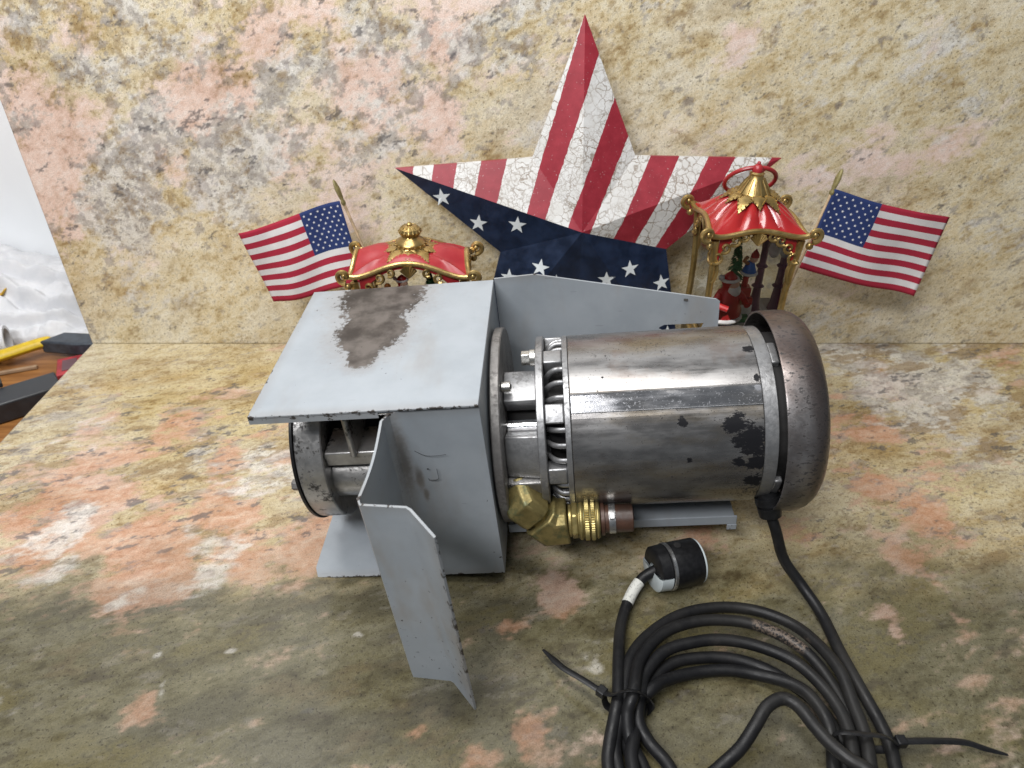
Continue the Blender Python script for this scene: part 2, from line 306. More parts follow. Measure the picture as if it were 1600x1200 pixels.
COUNTER_PINK = [(-0.477,-0.323,0.068,0.1,1.1),(-0.53,-0.343,0.042,0.06,1.0),(-0.378,-0.39,0.033,0.045,1.0),(-0.38,-0.353,0.021,0.029,0.8),(-0.335,-0.279,0.026,0.04,0.8),(-0.397,-0.166,0.037,0.063,0.7),(-0.428,-0.193,0.04,0.067,0.9),(-0.411,-0.173,0.033,0.056,0.8),(-0.288,-0.232,0.027,0.044,0.6),(-0.304,-0.353,0.038,0.054,0.9),(-0.194,-0.381,0.033,0.046,1.0),(-0.483,-0.417,0.039,0.051,0.9),(-0.353,-0.433,0.038,0.049,1.0),(-0.594,-0.137,0.042,0.074,0.6),(-0.525,-0.193,0.04,0.067,0.8),(0.516,-0.105,0.037,0.066,1.0),(0.439,-0.197,0.04,0.067,1.0),(0.39,-0.232,0.035,0.056,0.8),(0.489,-0.269,0.034,0.052,0.7),(0.407,-0.308,0.029,0.043,0.9),(0.45,-0.367,0.033,0.045,1.1),(0.404,-0.424,0.019,0.025,1.0),(0.348,-0.493,0.013,0.016,1.1),(0.406,-0.493,0.011,0.013,0.8),(0.644,-0.114,0.026,0.046,0.7),(0.707,-0.048,0.037,0.069,0.8),(0.292,-0.378,0.027,0.037,0.7),(0.043,-0.461,0.017,0.021,1.2),(0.036,-0.479,0.014,0.018,1.1),(0.013,-0.595,0.015,0.016,1.1),(-0.003,-0.508,0.009,0.011,0.8),(0.201,-0.395,0.03,0.04,0.9),(0.129,-0.417,0.019,0.025,0.5),(-0.311,-0.582,0.015,0.016,0.8),(-0.304,-0.573,0.013,0.014,0.8),(-0.074,-0.598,0.015,0.016,0.6),(-0.029,-0.624,0.012,0.012,0.7),(-0.574,-0.291,0.029,0.044,0.7),(-0.264,-0.417,0.019,0.025,0.7)]
COUNTER_CRYSTAL = [(-0.358,-0.256,0.027,0.042,0.9),(-0.47,-0.39,0.023,0.032,0.8),(-0.365,-0.465,0.012,0.015,0.8),(-0.293,-0.425,0.032,0.042,0.9),(-0.456,-0.441,0.019,0.024,0.9),(-0.248,-0.268,0.026,0.041,1.0),(-0.287,-0.291,0.029,0.044,0.7),(0.484,-0.05,0.046,0.086,0.9),(0.56,-0.137,0.047,0.082,1.0),(0.635,-0.058,0.041,0.076,0.8),(0.621,-0.18,0.041,0.069,0.7),(0.57,-0.041,0.037,0.069,0.7),(-0.006,-0.495,0.012,0.014,0.9),(-0.137,-0.513,0.005,0.006,1.4),(-0.248,-0.518,0.005,0.005,1.3),(-0.314,-0.524,0.006,0.007,1.2),(-0.202,-0.508,0.013,0.015,0.7),(0.072,-0.543,0.008,0.009,0.8),(-0.193,-0.521,0.011,0.013,0.6),(0.519,-0.268,0.03,0.046,0.5),(-0.303,-0.556,0.005,0.005,1.1),(-0.522,-0.232,0.023,0.037,0.4)]
COUNTER_GOLD = [(-0.486,-0.091,0.062,0.113,0.9),(-0.355,-0.083,0.053,0.098,0.7),(-0.526,-0.137,0.042,0.074,0.6),(-0.39,-0.232,0.039,0.062,0.6),(0.459,-0.25,0.034,0.054,0.9),(0.585,-0.244,0.046,0.073,0.9),(0.53,-0.232,0.039,0.062,0.7),(0.382,-0.312,0.029,0.043,0.7),(-0.437,-0.39,0.027,0.036,0.8),(-0.328,-0.399,0.026,0.035,0.6),(0.484,-0.166,0.025,0.042,0.8),(-0.262,-0.353,0.041,0.059,0.6),(0.391,-0.433,0.038,0.049,0.5)]

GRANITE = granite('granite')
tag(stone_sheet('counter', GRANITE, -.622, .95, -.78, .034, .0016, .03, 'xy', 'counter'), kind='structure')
tag(stone_sheet('wall_backsplash', GRANITE, -.622, .95, .0005, .56, .0016, .03, 'xz', 'wall'), kind='structure')
# room behind the slab: white painted wall and a lower wooden bench
MB().box((-3, .322, -.8), (1.6, .362, 2.2)).build('wall_painted', simple('white_wall_paint', (.86, .88, .90), .6, var=.015, scale=8)).__setitem__('kind', 'structure')
def wood():
    t = NT('bench_wood'); P = t.co(); S = t.map(P, scale=(3, 26, 26), rot=(0, 0, R(20))); n = t.noise(S, 4, 6, .6); f = t.noise(t.map(P, scale=(8, 160, 160), rot=(0, 0, R(20))), 3, 3)
    t.p(col=t.mix(t.m('MULTIPLY', t.ss(f, .45, .7), .5), t.mix(t.ss(n, .3, .7), (.20, .080, .020), (.34, .15, .042)), (.20, .08, .02)), rough=.45); return t.mat
tag(MB().box((-2.2, -.9, -.10), (-.60, .321, -.06)).build('bench_top', wood()), kind='structure')

# ------------------------------------------------------------------ things on the bench
def terry():
    t = NT('white_terry'); P = t.co(); n = t.noise(P, 700, 3, .7); w = t.noise(P, 40, 4)
    t.p(col=t.mix(t.ss(w, .3, .7), (.80, .81, .84), (.88, .88, .90)), rough=.95, spec=.1, normal=t.bump(n, .9, .003)); return t.mat
TERRY = terry()
from mathutils import noise as mn
def towel_h(x, y):
    u = (x + 1.10) / .475; v = (y - .088) / .225
    prof = max(0, math.sin(math.pi * min(1, .02 + max(0, v) * .80))) ** .55
    edge = max(0, min(1, u / .05, (1 - u) / .10)) ** .6
    h = (.082 + .025 * math.sin(5.2 * u + .6)) * prof * edge
    h += (.022 * mn.noise((x * 9, y * 9, 1)) + .018 * abs(mn.noise((x * 22, y * 14, 4)))) * (.25 + prof) * edge
    for (v0, k, ph, dep, wd) in ((.30, .10, 0, .017, .045), (.55, .08, 1.5, .015, .04), (.10, .05, 2.2, .012, .03)):
        d = (v - v0 - k * math.sin(6 * u + ph)) / wd; h += dep * (math.exp(-(d - 1) ** 2) - 1.2 * math.exp(-(d * 1.5) ** 2)) * edge
    d = (u - .80 - .25 * (v - .3)) / .035; h += .020 * (math.exp(-d * d) - math.exp(-(d - 1.6) ** 2)) * edge * prof
    h += (.005 * mn.noise((x * 60, y * 50, 2)) + .0022 * mn.noise((x * 260, y * 260, 2))) * edge
    return -.0595 + max(.002, h)
def towel():
    n, mm = 220, 120; vs = []; fs = []
    for j in range(mm + 1):
        for i in range(n + 1): x = -1.10 + .475 * i / n; y = .088 + .225 * j / mm; vs.append((x, y, towel_h(x, y)))
    for j in range(mm):
        for i in range(n): a = j * (n + 1) + i; fs.append((a, a + 1, a + n + 2, a + n + 1))
    b = len(vs); rim = [i for i in range(n + 1)] + [j * (n + 1) + n for j in range(1, mm + 1)] + [mm * (n + 1) + i for i in range(n - 1, -1, -1)] + [j * (n + 1) for j in range(mm - 1, 0, -1)]
    for r_ in rim: vs.append((vs[r_][0], vs[r_][1], -.0598))
    k = len(rim); fs += [(rim[i], b + i, b + (i + 1) % k, rim[(i + 1) % k]) for i in range(k)]
    return MB().add(vs, fs).build('towel', TERRY, ang=80, weld=False)
tw = tag(towel(), 'crumpled white terry towel heaped behind the granite edge', 'towel')
MB().tube([(x_, .150 + .12 * (x_ + .88), towel_h(x_, .150 + .12 * (x_ + .88)) + .001) for x_ in np.linspace(-.875, -.835, 13)], [.001, .002, .003, .004, .006, .007, .008, .009, .009, .009, .008, .006, .002], 8, flat=(1, .25)).build('yellow_mark', simple('ochre_stain', (.55, .33, .03), .8), tw)
ROLLC = MB().lathe([(0, .004), (.0, .024), (.075, .024), (.075, .019), (.02, .019)], (-.87, .040, -.034), 'x', 28, rot=np.array(Matrix.Rotation(R(22), 3, 'Z')))
rl = tag(ROLLC.build('rolled_cloth', TERRY), 'small white rolled cloth with dark core in front of towel', 'cloth')
br = empty('scrub_brush', (-.828, .022, -.06)); br['label'] = 'round grey bristle brush head at the left picture edge'; br['category'] = 'brush'
b = MB()
for k in range(260):
    a = random.uniform(0, 2 * math.pi); e = random.uniform(-.9, .9); d = np.array((math.cos(a) * math.cos(e), math.sin(a) * math.cos(e), math.sin(e)))
    p = np.array((0, 0, .036)) + d * .02; b.cyl(p, p + d * random.uniform(.012, .0155), .0011, .0006, 4, cap=False)
b.ball((0, 0, .036), .026, 18)
b.build('bristles', simple('bristle_grey', (.16, .13, .12), .8, var=.4, scale=300), br)
MB().tube([(.0 + .03 * math.cos(a) * .35 + .012, .033 * math.cos(a), .036 + .033 * math.sin(a)) for a in np.linspace(0, 2 * math.pi, 25)[:-1]], .003, 8, closed=True).build('rim', simple('rim_white', (.6, .58, .55), .6), br)
kn = empty('utility_tool', (-.79, .035, -.06)); tag(kn, 'yellow handled tool with slate grey metal jaws lying on the bench', 'tool')
MB().tube(smooth_path([(-.005, -.012, .022), (.02, .004, .024), (.045, .022, .026), (.06, .030, .026)], 5), [.011] * 14 + [.010, .008], 12, flat=(1, .75)).build('handle', simple('yellow_plastic', (.62, .42, .01), .4, var=.2), kn)
MB().prism([(.05, .016, .012), (.075, .046, .012), (.175, .036, .012), (.18, .012, .012), (.11, .008, .012)], (0, 0, .022)).build('jaw', simple('slate_steel', (.055, .065, .08), .45, .3, var=.35, scale=90), kn, bevel=.003)
MB().prism([(.08, .047, .016), (.083, .053, .016), (.178, .046, .016), (.176, .038, .016)], (0, 0, .012)).build('grip_edge', simple('olive_yellow', (.35, .30, .05), .5), kn, bevel=.001)
kb = MB().obox((-.722, -.098, -.044), (Vector((.79, .61, 0)), Vector((-.61, .79, 0)), Vector((0, 0, 1))), (.080, .024, .0155)).build('black_bar', simple('black_hard_plastic', (.022, .024, .028), .42, var=.25), bevel=.003)
MB().obox((-.750, -.074, -.026), (Vector((.79, .61, 0)), Vector((-.61, .79, 0)), Vector((0, 0, 1))), (.022, .012, .004)).build('catch', kb.data.materials[0], kb, bevel=.0015)
tag(kb, 'matt black rectangular bar lying beside the granite counter edge', 'bar')
st_ = MB().obox((-.79, .005, -.0565), (Vector((.93, .36, 0)), Vector((-.36, .93, 0)), Vector((0, 0, 1))), (.055, .003, .0025)).build('wooden_stick', simple('grey_wood', (.30, .20, .12), .7), bevel=.0008)
tag(st_, 'thin wooden stick lying on the bench beside the black bar', 'stick')
rb = MB().obox((-.678, .012, -.052), (Vector((.9, .44, 0)), Vector((-.44, .9, 0)), Vector((0, 0, 1))), (.018, .026, .0075)).build('red_box', simple('dull_red_card', (.32, .03, .035), .6, var=.3), bevel=.0015)
MB().obox((-.678, .012, -.0440), (Vector((.9, .44, 0)), Vector((-.44, .9, 0)), Vector((0, 0, 1))), (.010, .016, .0006)).build('box_print', simple('box_print_dark', (.12, .06, .07), .6), rb)
tag(rb, 'small dull red box tucked against the granite edge', 'box')

# ================================================================== the motor driven pump
def grey_paint(name, worn=None, grime=.34, chips=.66, k2=1, bare2=None, soft=(-.03, .09, 1.0), edges=()):
    t = NT(name); P = t.co(); n = t.noise(P, 26, 4, .6); f = t.noise(P, 210, 3, .6); s = t.noise(P, 9, 4, .6)
    c = t.mix(t.ss(n, .3, .7), (.300, .330, .360), (.345, .375, .405))
    c = t.mix(t.m('MULTIPLY', t.ss(t.noise(t.map(P, scale=(1, .35, .35)), 16, 4, .65), .50, .74), grime), c, (.25, .205, .155))      # brown grime
    ch = t.ss(t.m('ADD', f, t.m('MULTIPLY', t.m('SUBTRACT', s, .5), .35)), chips, chips + .025)
    rough = t.ss(n, .3, .7, .36, .5); metal = 0.0
    if worn:
        w = None
        for (x, y, rx, ry, a) in worn:
            X = t.sep(P)
            e = t.m('SUBTRACT', a, t.m('SQRT', t.m('ADD', t.m('POWER', t.m('ABSOLUTE', t.m('DIVIDE', t.m('SUBTRACT', X[0], x), rx)), 2), t.m('POWER', t.m('ABSOLUTE', t.m('DIVIDE', t.m('SUBTRACT', X[k2], y), ry)), 2))))
            w = e if w is None else t.m('MAXIMUM', w, e)
        w = t.m('ADD', w, t.m('ADD', t.m('MULTIPLY', t.m('SUBTRACT', t.noise(P, 60, 4, .7), .5), .55), t.m('MULTIPLY', t.m('SUBTRACT', f, .5), .85)))
        wm = t.m('MULTIPLY', t.ss(w, soft[0], soft[1]), soft[2])
        bare = t.mix(t.ss(t.noise(P, 30, 4, .6), .35, .65), *(bare2 or ((.115, .085, .075), (.235, .20, .195))))
        c = t.mix(t.m('MULTIPLY', t.ss(w, -.75, 0), .30), c, (.24, .20, .165)); c = t.mix(t.ss(t.m('ABSOLUTE', t.m('SUBTRACT', w, -.02)), .014, .0, 0, soft[2] ** 4), c, (.06, .055, .05))
        c = t.mix(wm, c, bare); rough = t.m('ADD', rough, t.m('MULTIPLY', wm, -.08)); metal = t.m('MULTIPLY', wm, .35)
    if edges:
        X = t.sep(P); d = None
        for ax_i, val in edges:
            q = t.m('ABSOLUTE', t.m('SUBTRACT', X[ax_i], val)); d = q if d is None else t.m('MINIMUM', d, q)
        en = t.noise(P, 130, 4, .7)
        ch = t.m('MAXIMUM', ch, t.ss(t.m('SUBTRACT', en, t.m('MULTIPLY', d, 75)), .50, .53))
        c = t.mix(t.m('MULTIPLY', t.ss(d, .012, 0), .22), c, (.20, .16, .12))
    sx = t.ss(t.noise(t.map(P, scale=(14, 160, 90), rot=(.2, .3, .5)), 3, 2, .5), .735, .755)
    c = t.mix(t.m('MULTIPLY', sx, .25), c, (.12, .11, .11))
    c = t.mix(ch, c, (.05, .042, .038))
    t.p(col=c, rough=rough, metal=metal, spec=.4, normal=t.bump(t.noise(P, 120, 2), .05, .0006)); return t.mat
PAINT = grey_paint('grey_machine_paint', chips=.735, edges=[(2, .2065)])
PAINT_WORN = grey_paint('grey_paint_worn_top', [(.074, .185, .042, .055, 1.0), (.076, .120, .033, .042, 1.0), (.076, .080, .015, .022, 1.0), (.090, .20, .026, .03, 1.0)], .34, .715, bare2=((.042, .036, .033), (.150, .134, .124)), edges=[(1, -.002), (0, -.003)])
PAINT_FRONT = grey_paint('grey_paint_stained_front', [(.1250, .1270, .0035, .0130, .9), (.1275, .1080, .0025, .0070, .9), (.1160, .150, .0060, .045, .7)], .34, .725, 2, ((.07, .055, .042), (.18, .14, .10)), (-.35, .55, .50), [(2, .2008), (2, 0.0)])
PAINT_DIRTY = grey_paint('grey_paint_chipped', grime=.60, chips=.70, edges=[(2, .2008), (1, -.129), (1, .002)])
def cast(name, lo, hi, rough=.42, metal=.75, dirt=.45, dcol=(.035, .03, .028)):
    t = NT(name); P = t.co(); n = t.noise(P, 40, 5, .65); f = t.noise(P, 260, 3, .6); d = t.noise(P, 34, 5, .7)
    c = t.mix(t.ss(n, .3, .7), lo, hi); dm = t.m('MULTIPLY', t.ss(t.m('ADD', d, t.m('MULTIPLY', t.m('SUBTRACT', f, .5), .5)), .53, .66), dirt)
    c = t.mix(dm, c, dcol)
    t.p(col=c, metal=t.m('SUBTRACT', metal, t.m('MULTIPLY', dm, metal * .8)), rough=t.ss(f, .3, .7, rough * .85, rough * 1.2), normal=t.bump(f, .22, .0008)); return t.mat
ALU = cast('cast_aluminium', (.27, .27, .275), (.40, .40, .405), .40, .75, .5)
ALU_DIRTY = cast('cast_aluminium_dirty', (.30, .29, .28), (.50, .49, .48), .36, .75, .95, (.02, .018, .017))
IRON = cast('flange_iron', (.17, .16, .155), (.27, .26, .25), .5, .55, .5)
DARK = simple('shade_black', (.012, .011, .011), .7, var=.4)  # near-black colour stands in for shade inside hollows, gaps and holes
CHROME = cast('bright_shaft', (.62, .62, .63), (.72, .72, .73), .16, 1.0, .1)
ZINC = cast('zinc_screw', (.52, .50, .46), (.66, .65, .62), .3, .9, .2)
def shell_mat():
    t = NT('bare_steel_shell'); P = t.co(); X = t.sep(P)
    St = t.map(P, scale=(1, 3, 3)); n = t.noise(St, 22, 5, .62); n2 = t.noise(t.vm('ADD', St, (4, 4, 4)), 12, 5, .6); f = t.noise(P, 240, 4, .7); sc = t.noise(t.map(P, scale=(.18, 5, 5)), 90, 2, .5)
    c = t.mix(t.ss(n, .35, .68), (.245, .235, .230), (.37, .36, .355))
    c = t.mix(t.m('MULTIPLY', t.ss(n2, .48, .70), .55), c, (.27, .21, .125))              # straw heat tint
    c = t.mix(t.m('MULTIPLY', t.ss(t.noise(St, 30, 4, .7), .58, .75), .45), c, (.17, .13, .11))
    up = t.ss(X[2], .130, .158)
    rust = t.m('MULTIPLY', t.ss(t.m('ADD', t.noise(P, 28, 4, .65), t.m('MULTIPLY', up, .06)), .56, .72), t.ss(X[2], .160, .182))
    c = t.mix(t.m('MULTIPLY', rust, .40), c, (.20, .13, .095))
    w = None
    for (x, y, z, r_) in [(.394, .030, .143, .011), (.407, .0235, .131, .016), (.412, .0185, .112, .011), (.397, .0185, .112, .006), (.350, .032, .147, .005), (.355, .019, .1155, .003), (.411, .0185, .09, .010), (.405, .03, .075, .008), (.4135, .0866, .1815, .005), (.4145, .058, .171, .003), (.4145, .050, .166, .003), (.285, .065, .175, .0012)]:
        e = t.m('SUBTRACT', 1.0, t.m('DIVIDE', t.vm('DISTANCE', P, (x, y, z)), r_)); w = e if w is None else t.m('MAXIMUM', w, e)
    sn = t.noise(t.map(P, scale=(.6, 1.3, 1.3)), 150, 6, .8); f2 = t.noise(t.map(P, scale=(.8, 1.2, 1.2)), 620, 2, .6)
    w = t.m('MAXIMUM', t.m('ADD', t.m('MULTIPLY', w, .55), t.m('MULTIPLY', t.m('SUBTRACT', sn, .5), 1.9)), -1)
    pm = t.ss(w, .02, .10)
    end = t.m('MULTIPLY', t.ss(X[0], .36, .42), t.ss(X[2], .155, .12))
    sp = t.ss(t.m('ADD', t.m('ADD', f, t.m('MULTIPLY', end, .06)), t.m('MULTIPLY', t.m('SUBTRACT', n2, .5), .18)), .635, .68)
    sp = t.m('MAXIMUM', sp, t.ss(t.m('ADD', t.m('ADD', f2, t.m('MULTIPLY', end, .08)), t.m('MULTIPLY', t.m('SUBTRACT', n2, .5), .25)), .655, .70))
    pm = t.m('MAXIMUM', pm, t.m('MULTIPLY', sp, .85))
    c = t.mix(pm, c, (.012, .012, .014)); t.p(spec=t.m('SUBTRACT', .5, t.m('MULTIPLY', pm, .3)))
    rough = t.m('ADD', t.ss(n, .3, .7, .24, .37), t.m('MULTIPLY', t.m('SUBTRACT', sc, .5), .16))
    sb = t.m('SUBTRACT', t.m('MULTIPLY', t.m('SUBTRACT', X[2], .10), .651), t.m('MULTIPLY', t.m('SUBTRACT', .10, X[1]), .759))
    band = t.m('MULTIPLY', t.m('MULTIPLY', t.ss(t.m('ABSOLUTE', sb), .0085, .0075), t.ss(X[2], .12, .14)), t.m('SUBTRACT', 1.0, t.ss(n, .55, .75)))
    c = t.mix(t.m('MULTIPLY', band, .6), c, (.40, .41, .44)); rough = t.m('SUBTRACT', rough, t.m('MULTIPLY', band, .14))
    t.p(col=c, metal=t.m('SUBTRACT', .85, t.m('MULTIPLY', pm, .83)), rough=t.m('ADD', rough, t.m('MULTIPLY', pm, .15)), normal=t.bump(t.m('ADD', f, t.m('MULTIPLY', pm, 1.5)), .05, .0005)); return t.mat
SHELL = shell_mat()
def cover_mat():
    t = NT('browned_fan_cover'); P = t.co(); X = t.sep(P); n = t.noise(P, 36, 5, .65); f = t.noise(t.map(P, scale=(.7, 1.3, 1.3)), 300, 3, .65)
    c = t.mix(t.ss(n, .35, .65), (.20, .18, .175), (.35, .335, .335))
    wr = t.ss(t.m('ADD', X[0], t.m('MULTIPLY', t.m('SUBTRACT', n, .5), .03)), .448, .463)
    c = t.mix(t.m('MULTIPLY', wr, .75), c, (.105, .078, .070))
    c = t.mix(t.m('MULTIPLY', t.ss(X[2], .150, .192), .7), c, (.13, .09, .075))
    sp = t.ss(t.m('ADD', f, t.m('MULTIPLY', t.m('SUBTRACT', n, .5), .2)), .565, .61)
    c = t.mix(t.m('MULTIPLY', sp, .9), c, (.02, .018, .018))
    t.p(col=c, metal=t.m('SUBTRACT', .80, t.m('MULTIPLY', sp, .7)), rough=t.ss(f, .3, .7, .30, .44), normal=t.bump(f, .08, .0005)); return t.mat
COVER = cover_mat()
def brass():
    t = NT('tarnished_brass'); P = t.co(); n = t.noise(P, 70, 4, .6); g = t.noise(t.vm('ADD', P, (3, 1, 2)), 60, 5, .7); f = t.noise(P, 400, 3)
    c = t.mix(t.ss(n, .3, .7), (.20, .160, .062), (.33, .265, .105)); c = t.mix(t.m('MULTIPLY', t.ss(g, .46, .62), .85), c, (.085, .098, .045)); c = t.mix(t.m('MULTIPLY', t.ss(n, .55, .8), .4), c, (.23, .13, .07))
    t.p(col=c, metal=t.ss(g, .5, .68, .62, .25), rough=t.ss(f, .3, .7, .40, .56), normal=t.bump(f, .15, .0005)); return t.mat
BRASS = brass()
BRASS_B = cast('bright_brass', (.37, .295, .115), (.49, .40, .17), .36, .75, .55, (.16, .12, .04))
RUSTY = cast('rusty_copper_stub', (.036, .019, .013), (.095, .045, .029), .42, .05, .5, (.04, .02, .015))
STEELB = cast('clamp_steel', (.42, .42, .42), (.58, .58, .58), .3, .9, .2)
RUBBER = NT('black_rubber'); _P = RUBBER.co(); _n = RUBBER.noise(_P, 160, 3, .6); _m = RUBBER.noise(_P, 16, 4)
RUBBER.p(col=RUBBER.mix(RUBBER.ss(_m, .4, .75), (.009, .009, .010), (.024, .022, .021)), rough=RUBBER.ss(_n, .3, .7, .38, .52), spec=.45, normal=RUBBER.bump(_n, .06, .0004)); RUBBER = RUBBER.mat
PLASTIC_BLACK = simple('black_nylon', (.011, .011, .012), .40, var=.25, scale=200, spec=.35)

mp = empty('motor_pump', (-.1906, -.4446, 0.0), (R(2.33), R(-5.5), R(-2.43)))
tag(mp, 'grey steel guarded electric motor with brass outlet lying on the granite counter', 'motor')
CY, CZ = .10, .10; AX = (0, CY, CZ)
def pol(x, r, deg): a = R(deg); return (x, CY - r * math.cos(a), CZ + r * math.sin(a))
# --- sheet metal guard
g = MB().prism([(-.003, -.002, .2018), (.185, -.002, .2018), (.185, .2035, .2018), (-.002, .2035, .2018)], (0, 0, .0022)).build('guard_top_plate', PAINT_WORN, mp, bevel=.0005)
g['label'] = 'grey painted top plate with a large worn patch of bare metal'
MB().box((-.003, -.0018, .1962), (.104, -.0002, .2014)).build('top_plate_lip', PAINT_DIRTY, g)
prof = [(.185, 0), (.122, 0), (.1135, -.0035), (.1095, -.012), (.1088, -.095), (.1110, -.1005), (.1430, -.1030), (.1470, -.1055), (.1665, -.1290)]
def offs(pf, d):
    out = []
    for i, p in enumerate(pf):
        a = np.array(pf[max(i - 1, 0)]); b = np.array(pf[min(i + 1, len(pf) - 1)]); tt = b - a; tt /= np.linalg.norm(tt); out.append((p[0] + d * tt[1], p[1] - d * tt[0]))
    return out
def zb(x, y): return -(x * math.sin(R(5.5)) / math.cos(R(5.5)) + y * math.tan(R(2.33))) - .0005   # counter level seen from the tilted frame
# front panel, side wing with arched cut-out, and foot blade: one folded sheet, three panels
def folded(name, seq, mat, ztops, hole=None):
    a = [prof[i] for i in seq]; o = offs(prof, .0019); b = [o[i] for i in seq]; m = MB(); n = len(a); vs = []
    for (x, y), (x2, y2), zt in zip(a, b, ztops):
        z0 = zb(x, y) if y < -.05 else max(-.0, zb(x, y)) * 0 - .0
        if y < -.05: z0 = zb(x, y)
        elif y > -.013: z0 = .0 if x > .12 else -.004
        vs += [(x, y, z0), (x2, y2, z0), (x2, y2, zt), (x, y, zt)]
    fs = []
    for i in range(n - 1):
        p, q_ = 4 * i, 4 * i + 4
        fs += [(p + k, p + (k + 1) % 4, q_ + (k + 1) % 4, q_ + k) for k in range(4)]
    fs += [(3, 2, 1, 0), tuple(4 * (n - 1) + k for k in range(4))]
    return m.add(vs, fs).build(name, mat, mp, ang=30)
fp = folded('guard_front_panel', [0, 1, 2, 3], PAINT_FRONT, [.2008] * 4)
MB().tube([(.1418, -.0022, .1388), (.1418, -.0022, .1275), (.1395, -.0022, .1262), (.1336, -.0022, .1262), (.1330, -.0022, .1282)], .00045, 6, flat=(1, .4)).ball((.1342, -.0022, .1392), .0009, 8, (1, .3, 1)).tube(smooth_path([(.1265, -.0022, .1600), (.134, -.0022, .1545), (.143, -.0022, .1535), (.152, -.0022, .1545)], 4), .0002, 5).build('pen_mark', simple('ink', (.02, .02, .022), .5), fp)
# wing in the y-z plane with an arched opening
def wing():
    m = MB(); x0, x1 = .1076, .1096; ys = np.linspace(-.0118, -.0955, 25)
    def ztop(y): u = (y + .0118) / (-.0837); return .2008 - .006 * math.sin(math.pi * u) * (1 - .2 * u)
    def zarch(y):
        c, r_ = -.056, .0285
        return .062 + .055 * math.sqrt(max(0, 1 - ((y - c) / r_) ** 2)) if abs(y - c) < r_ else None
    bot = []
    for y in ys:
        za = zarch(y); bot.append((za if za else None))
    for i in range(len(ys) - 1):
        ya, yb = ys[i], ys[i + 1]; za, z_b = bot[i], bot[i + 1]
        a0 = za if (za and z_b) else zb(x0, ya); b0 = z_b if (za and z_b) else zb(x0, yb)
        m.add([(x0, ya, a0), (x0, yb, b0), (x0, yb, ztop(yb)), (x0, ya, ztop(ya)), (x1, ya, a0), (x1, yb, b0), (x1, yb, ztop(yb)), (x1, ya, ztop(ya))],
              [(0, 1, 2, 3), (7, 6, 5, 4), (3, 2, 6, 7), (0, 4, 5, 1)] + ([(0, 3, 7, 4)] if i == 0 else []) + ([(1, 5, 6, 2)] if i == len(ys) - 2 else []))
    return m.build('guard_wing', PAINT_DIRTY, mp, ang=30)
wing()
bl = folded('guard_foot_blade', [4, 5, 6, 7, 8], PAINT_DIRTY, [.2008, .2006, .1990, .1985, .1965])
# bottom plate, end plate, rear bracket
MB().box((-.004, .002, -.0020), (.183, .2018, -.0002)).build('guard_bottom_plate', PAINT_DIRTY, mp, bevel=.0004)
MB().box((.1832, .0022, .0002), (.1852, .2018, .2016)).build('guard_end_plate', PAINT, mp, bevel=.0004)
def rear():
    y0, y1 = .2042, .2062; out = [(.1855, .2045), (.2266, .2062), (.4088, .1640), (.4125, .1610), (.4125, zb(.4125, .205)), (.1855, zb(.1855, .205))]
    hole = [(.398, .1365), (.3955, .1290), (.3570, .1290), (.3520, .1320), (.3520, .1345), (.3570, .1372)]
    bm = bmesh.new(); vo = [bm.verts.new((x, y0, z)) for x, z in out]; vh = [bm.verts.new((x, y0, z)) for x, z in hole]
    e = [bm.edges.new((vo[i], vo[(i + 1) % len(vo)])) for i in range(len(vo))] + [bm.edges.new((vh[i], vh[(i + 1) % len(vh)])) for i in range(len(vh))]
    bmesh.ops.triangle_fill(bm, use_beauty=True, use_dissolve=False, edges=e)
    r = bmesh.ops.extrude_face_region(bm, geom=list(bm.faces)); bmesh.ops.translate(bm, verts=[v for v in r['geom'] if isinstance(v, bmesh.types.BMVert)], vec=(0, y1 - y0, 0))
    bmesh.ops.recalc_face_normals(bm, faces=bm.faces); me = bpy.data.meshes.new('rear_bracket'); bm.to_mesh(me); bm.free(); me.materials.append(PAINT)
    o = bpy.data.objects.new('rear_bracket', me); COL.objects.link(o); o.parent = mp; return o
rb_ = rear()
MB().tube([(.376, .2035, .1665), (.380, .2035, .1660)], .0016, 6, flat=(1, .5)).build('paint_chip', simple('chip_dark', (.03, .025, .02), .6), rb_)
bp_ = MB().box((.1868, .0545, -.0022), (.4110, .2040, -.0002)).build('base_plate', PAINT, mp, bevel=.0004)
MB().box((.1868, .0520, -.0022), (.4110, .0540, .0085)).build('base_flange', PAINT, bp_, bevel=.0004)
MB().box((.4020, .0512, -.0090), (.4112, .0530, -.0024)).build('base_lip', PAINT_DIRTY, mp, bevel=.0003)
# --- pump end: round end cap and ribbed casting
pc_ = MB().lathe([(.0085, .01), (.0085, .0805), (.0095, .0815), (.033, .0815), (.034, .0805), (.034, .066), (.030, .060), (.030, .01)], AX, n=72).build('pump_end_cap', ALU_DIRTY, mp)
MB().lathe([(.0055, .0004), (.0055, .0825), (.0060, .0832), (.0083, .0832), (.0083, .01)], AX, n=72).build('gasket_plate', PLASTIC_BLACK, mp)
for dg in (2, 62, 122, 182, 242, 302):
    MB().cyl(pol(-.001, .0755, dg), pol(.0058, .0755, dg), .0055, n=6).build('cap_bolt', IRON, mp, bevel=.0006)
MB().lathe([(.030, .048), (.185, .048)], AX, n=48).build('pump_shade_core', DARK, mp)  # dark cylinder added to read as shade behind the casting windows
MB().box((.034, .030, .128), (.130, .070, .1335)).box((.034, .030, .118), (.130, .034, .128)).build('casting_shelf', ALU_DIRTY, mp, bevel=.0015)
MB().lathe([(.034, .0245), (.130, .0245)], (0, .0545, .0915), n=40).build('casting_boss', ALU_DIRTY, mp)
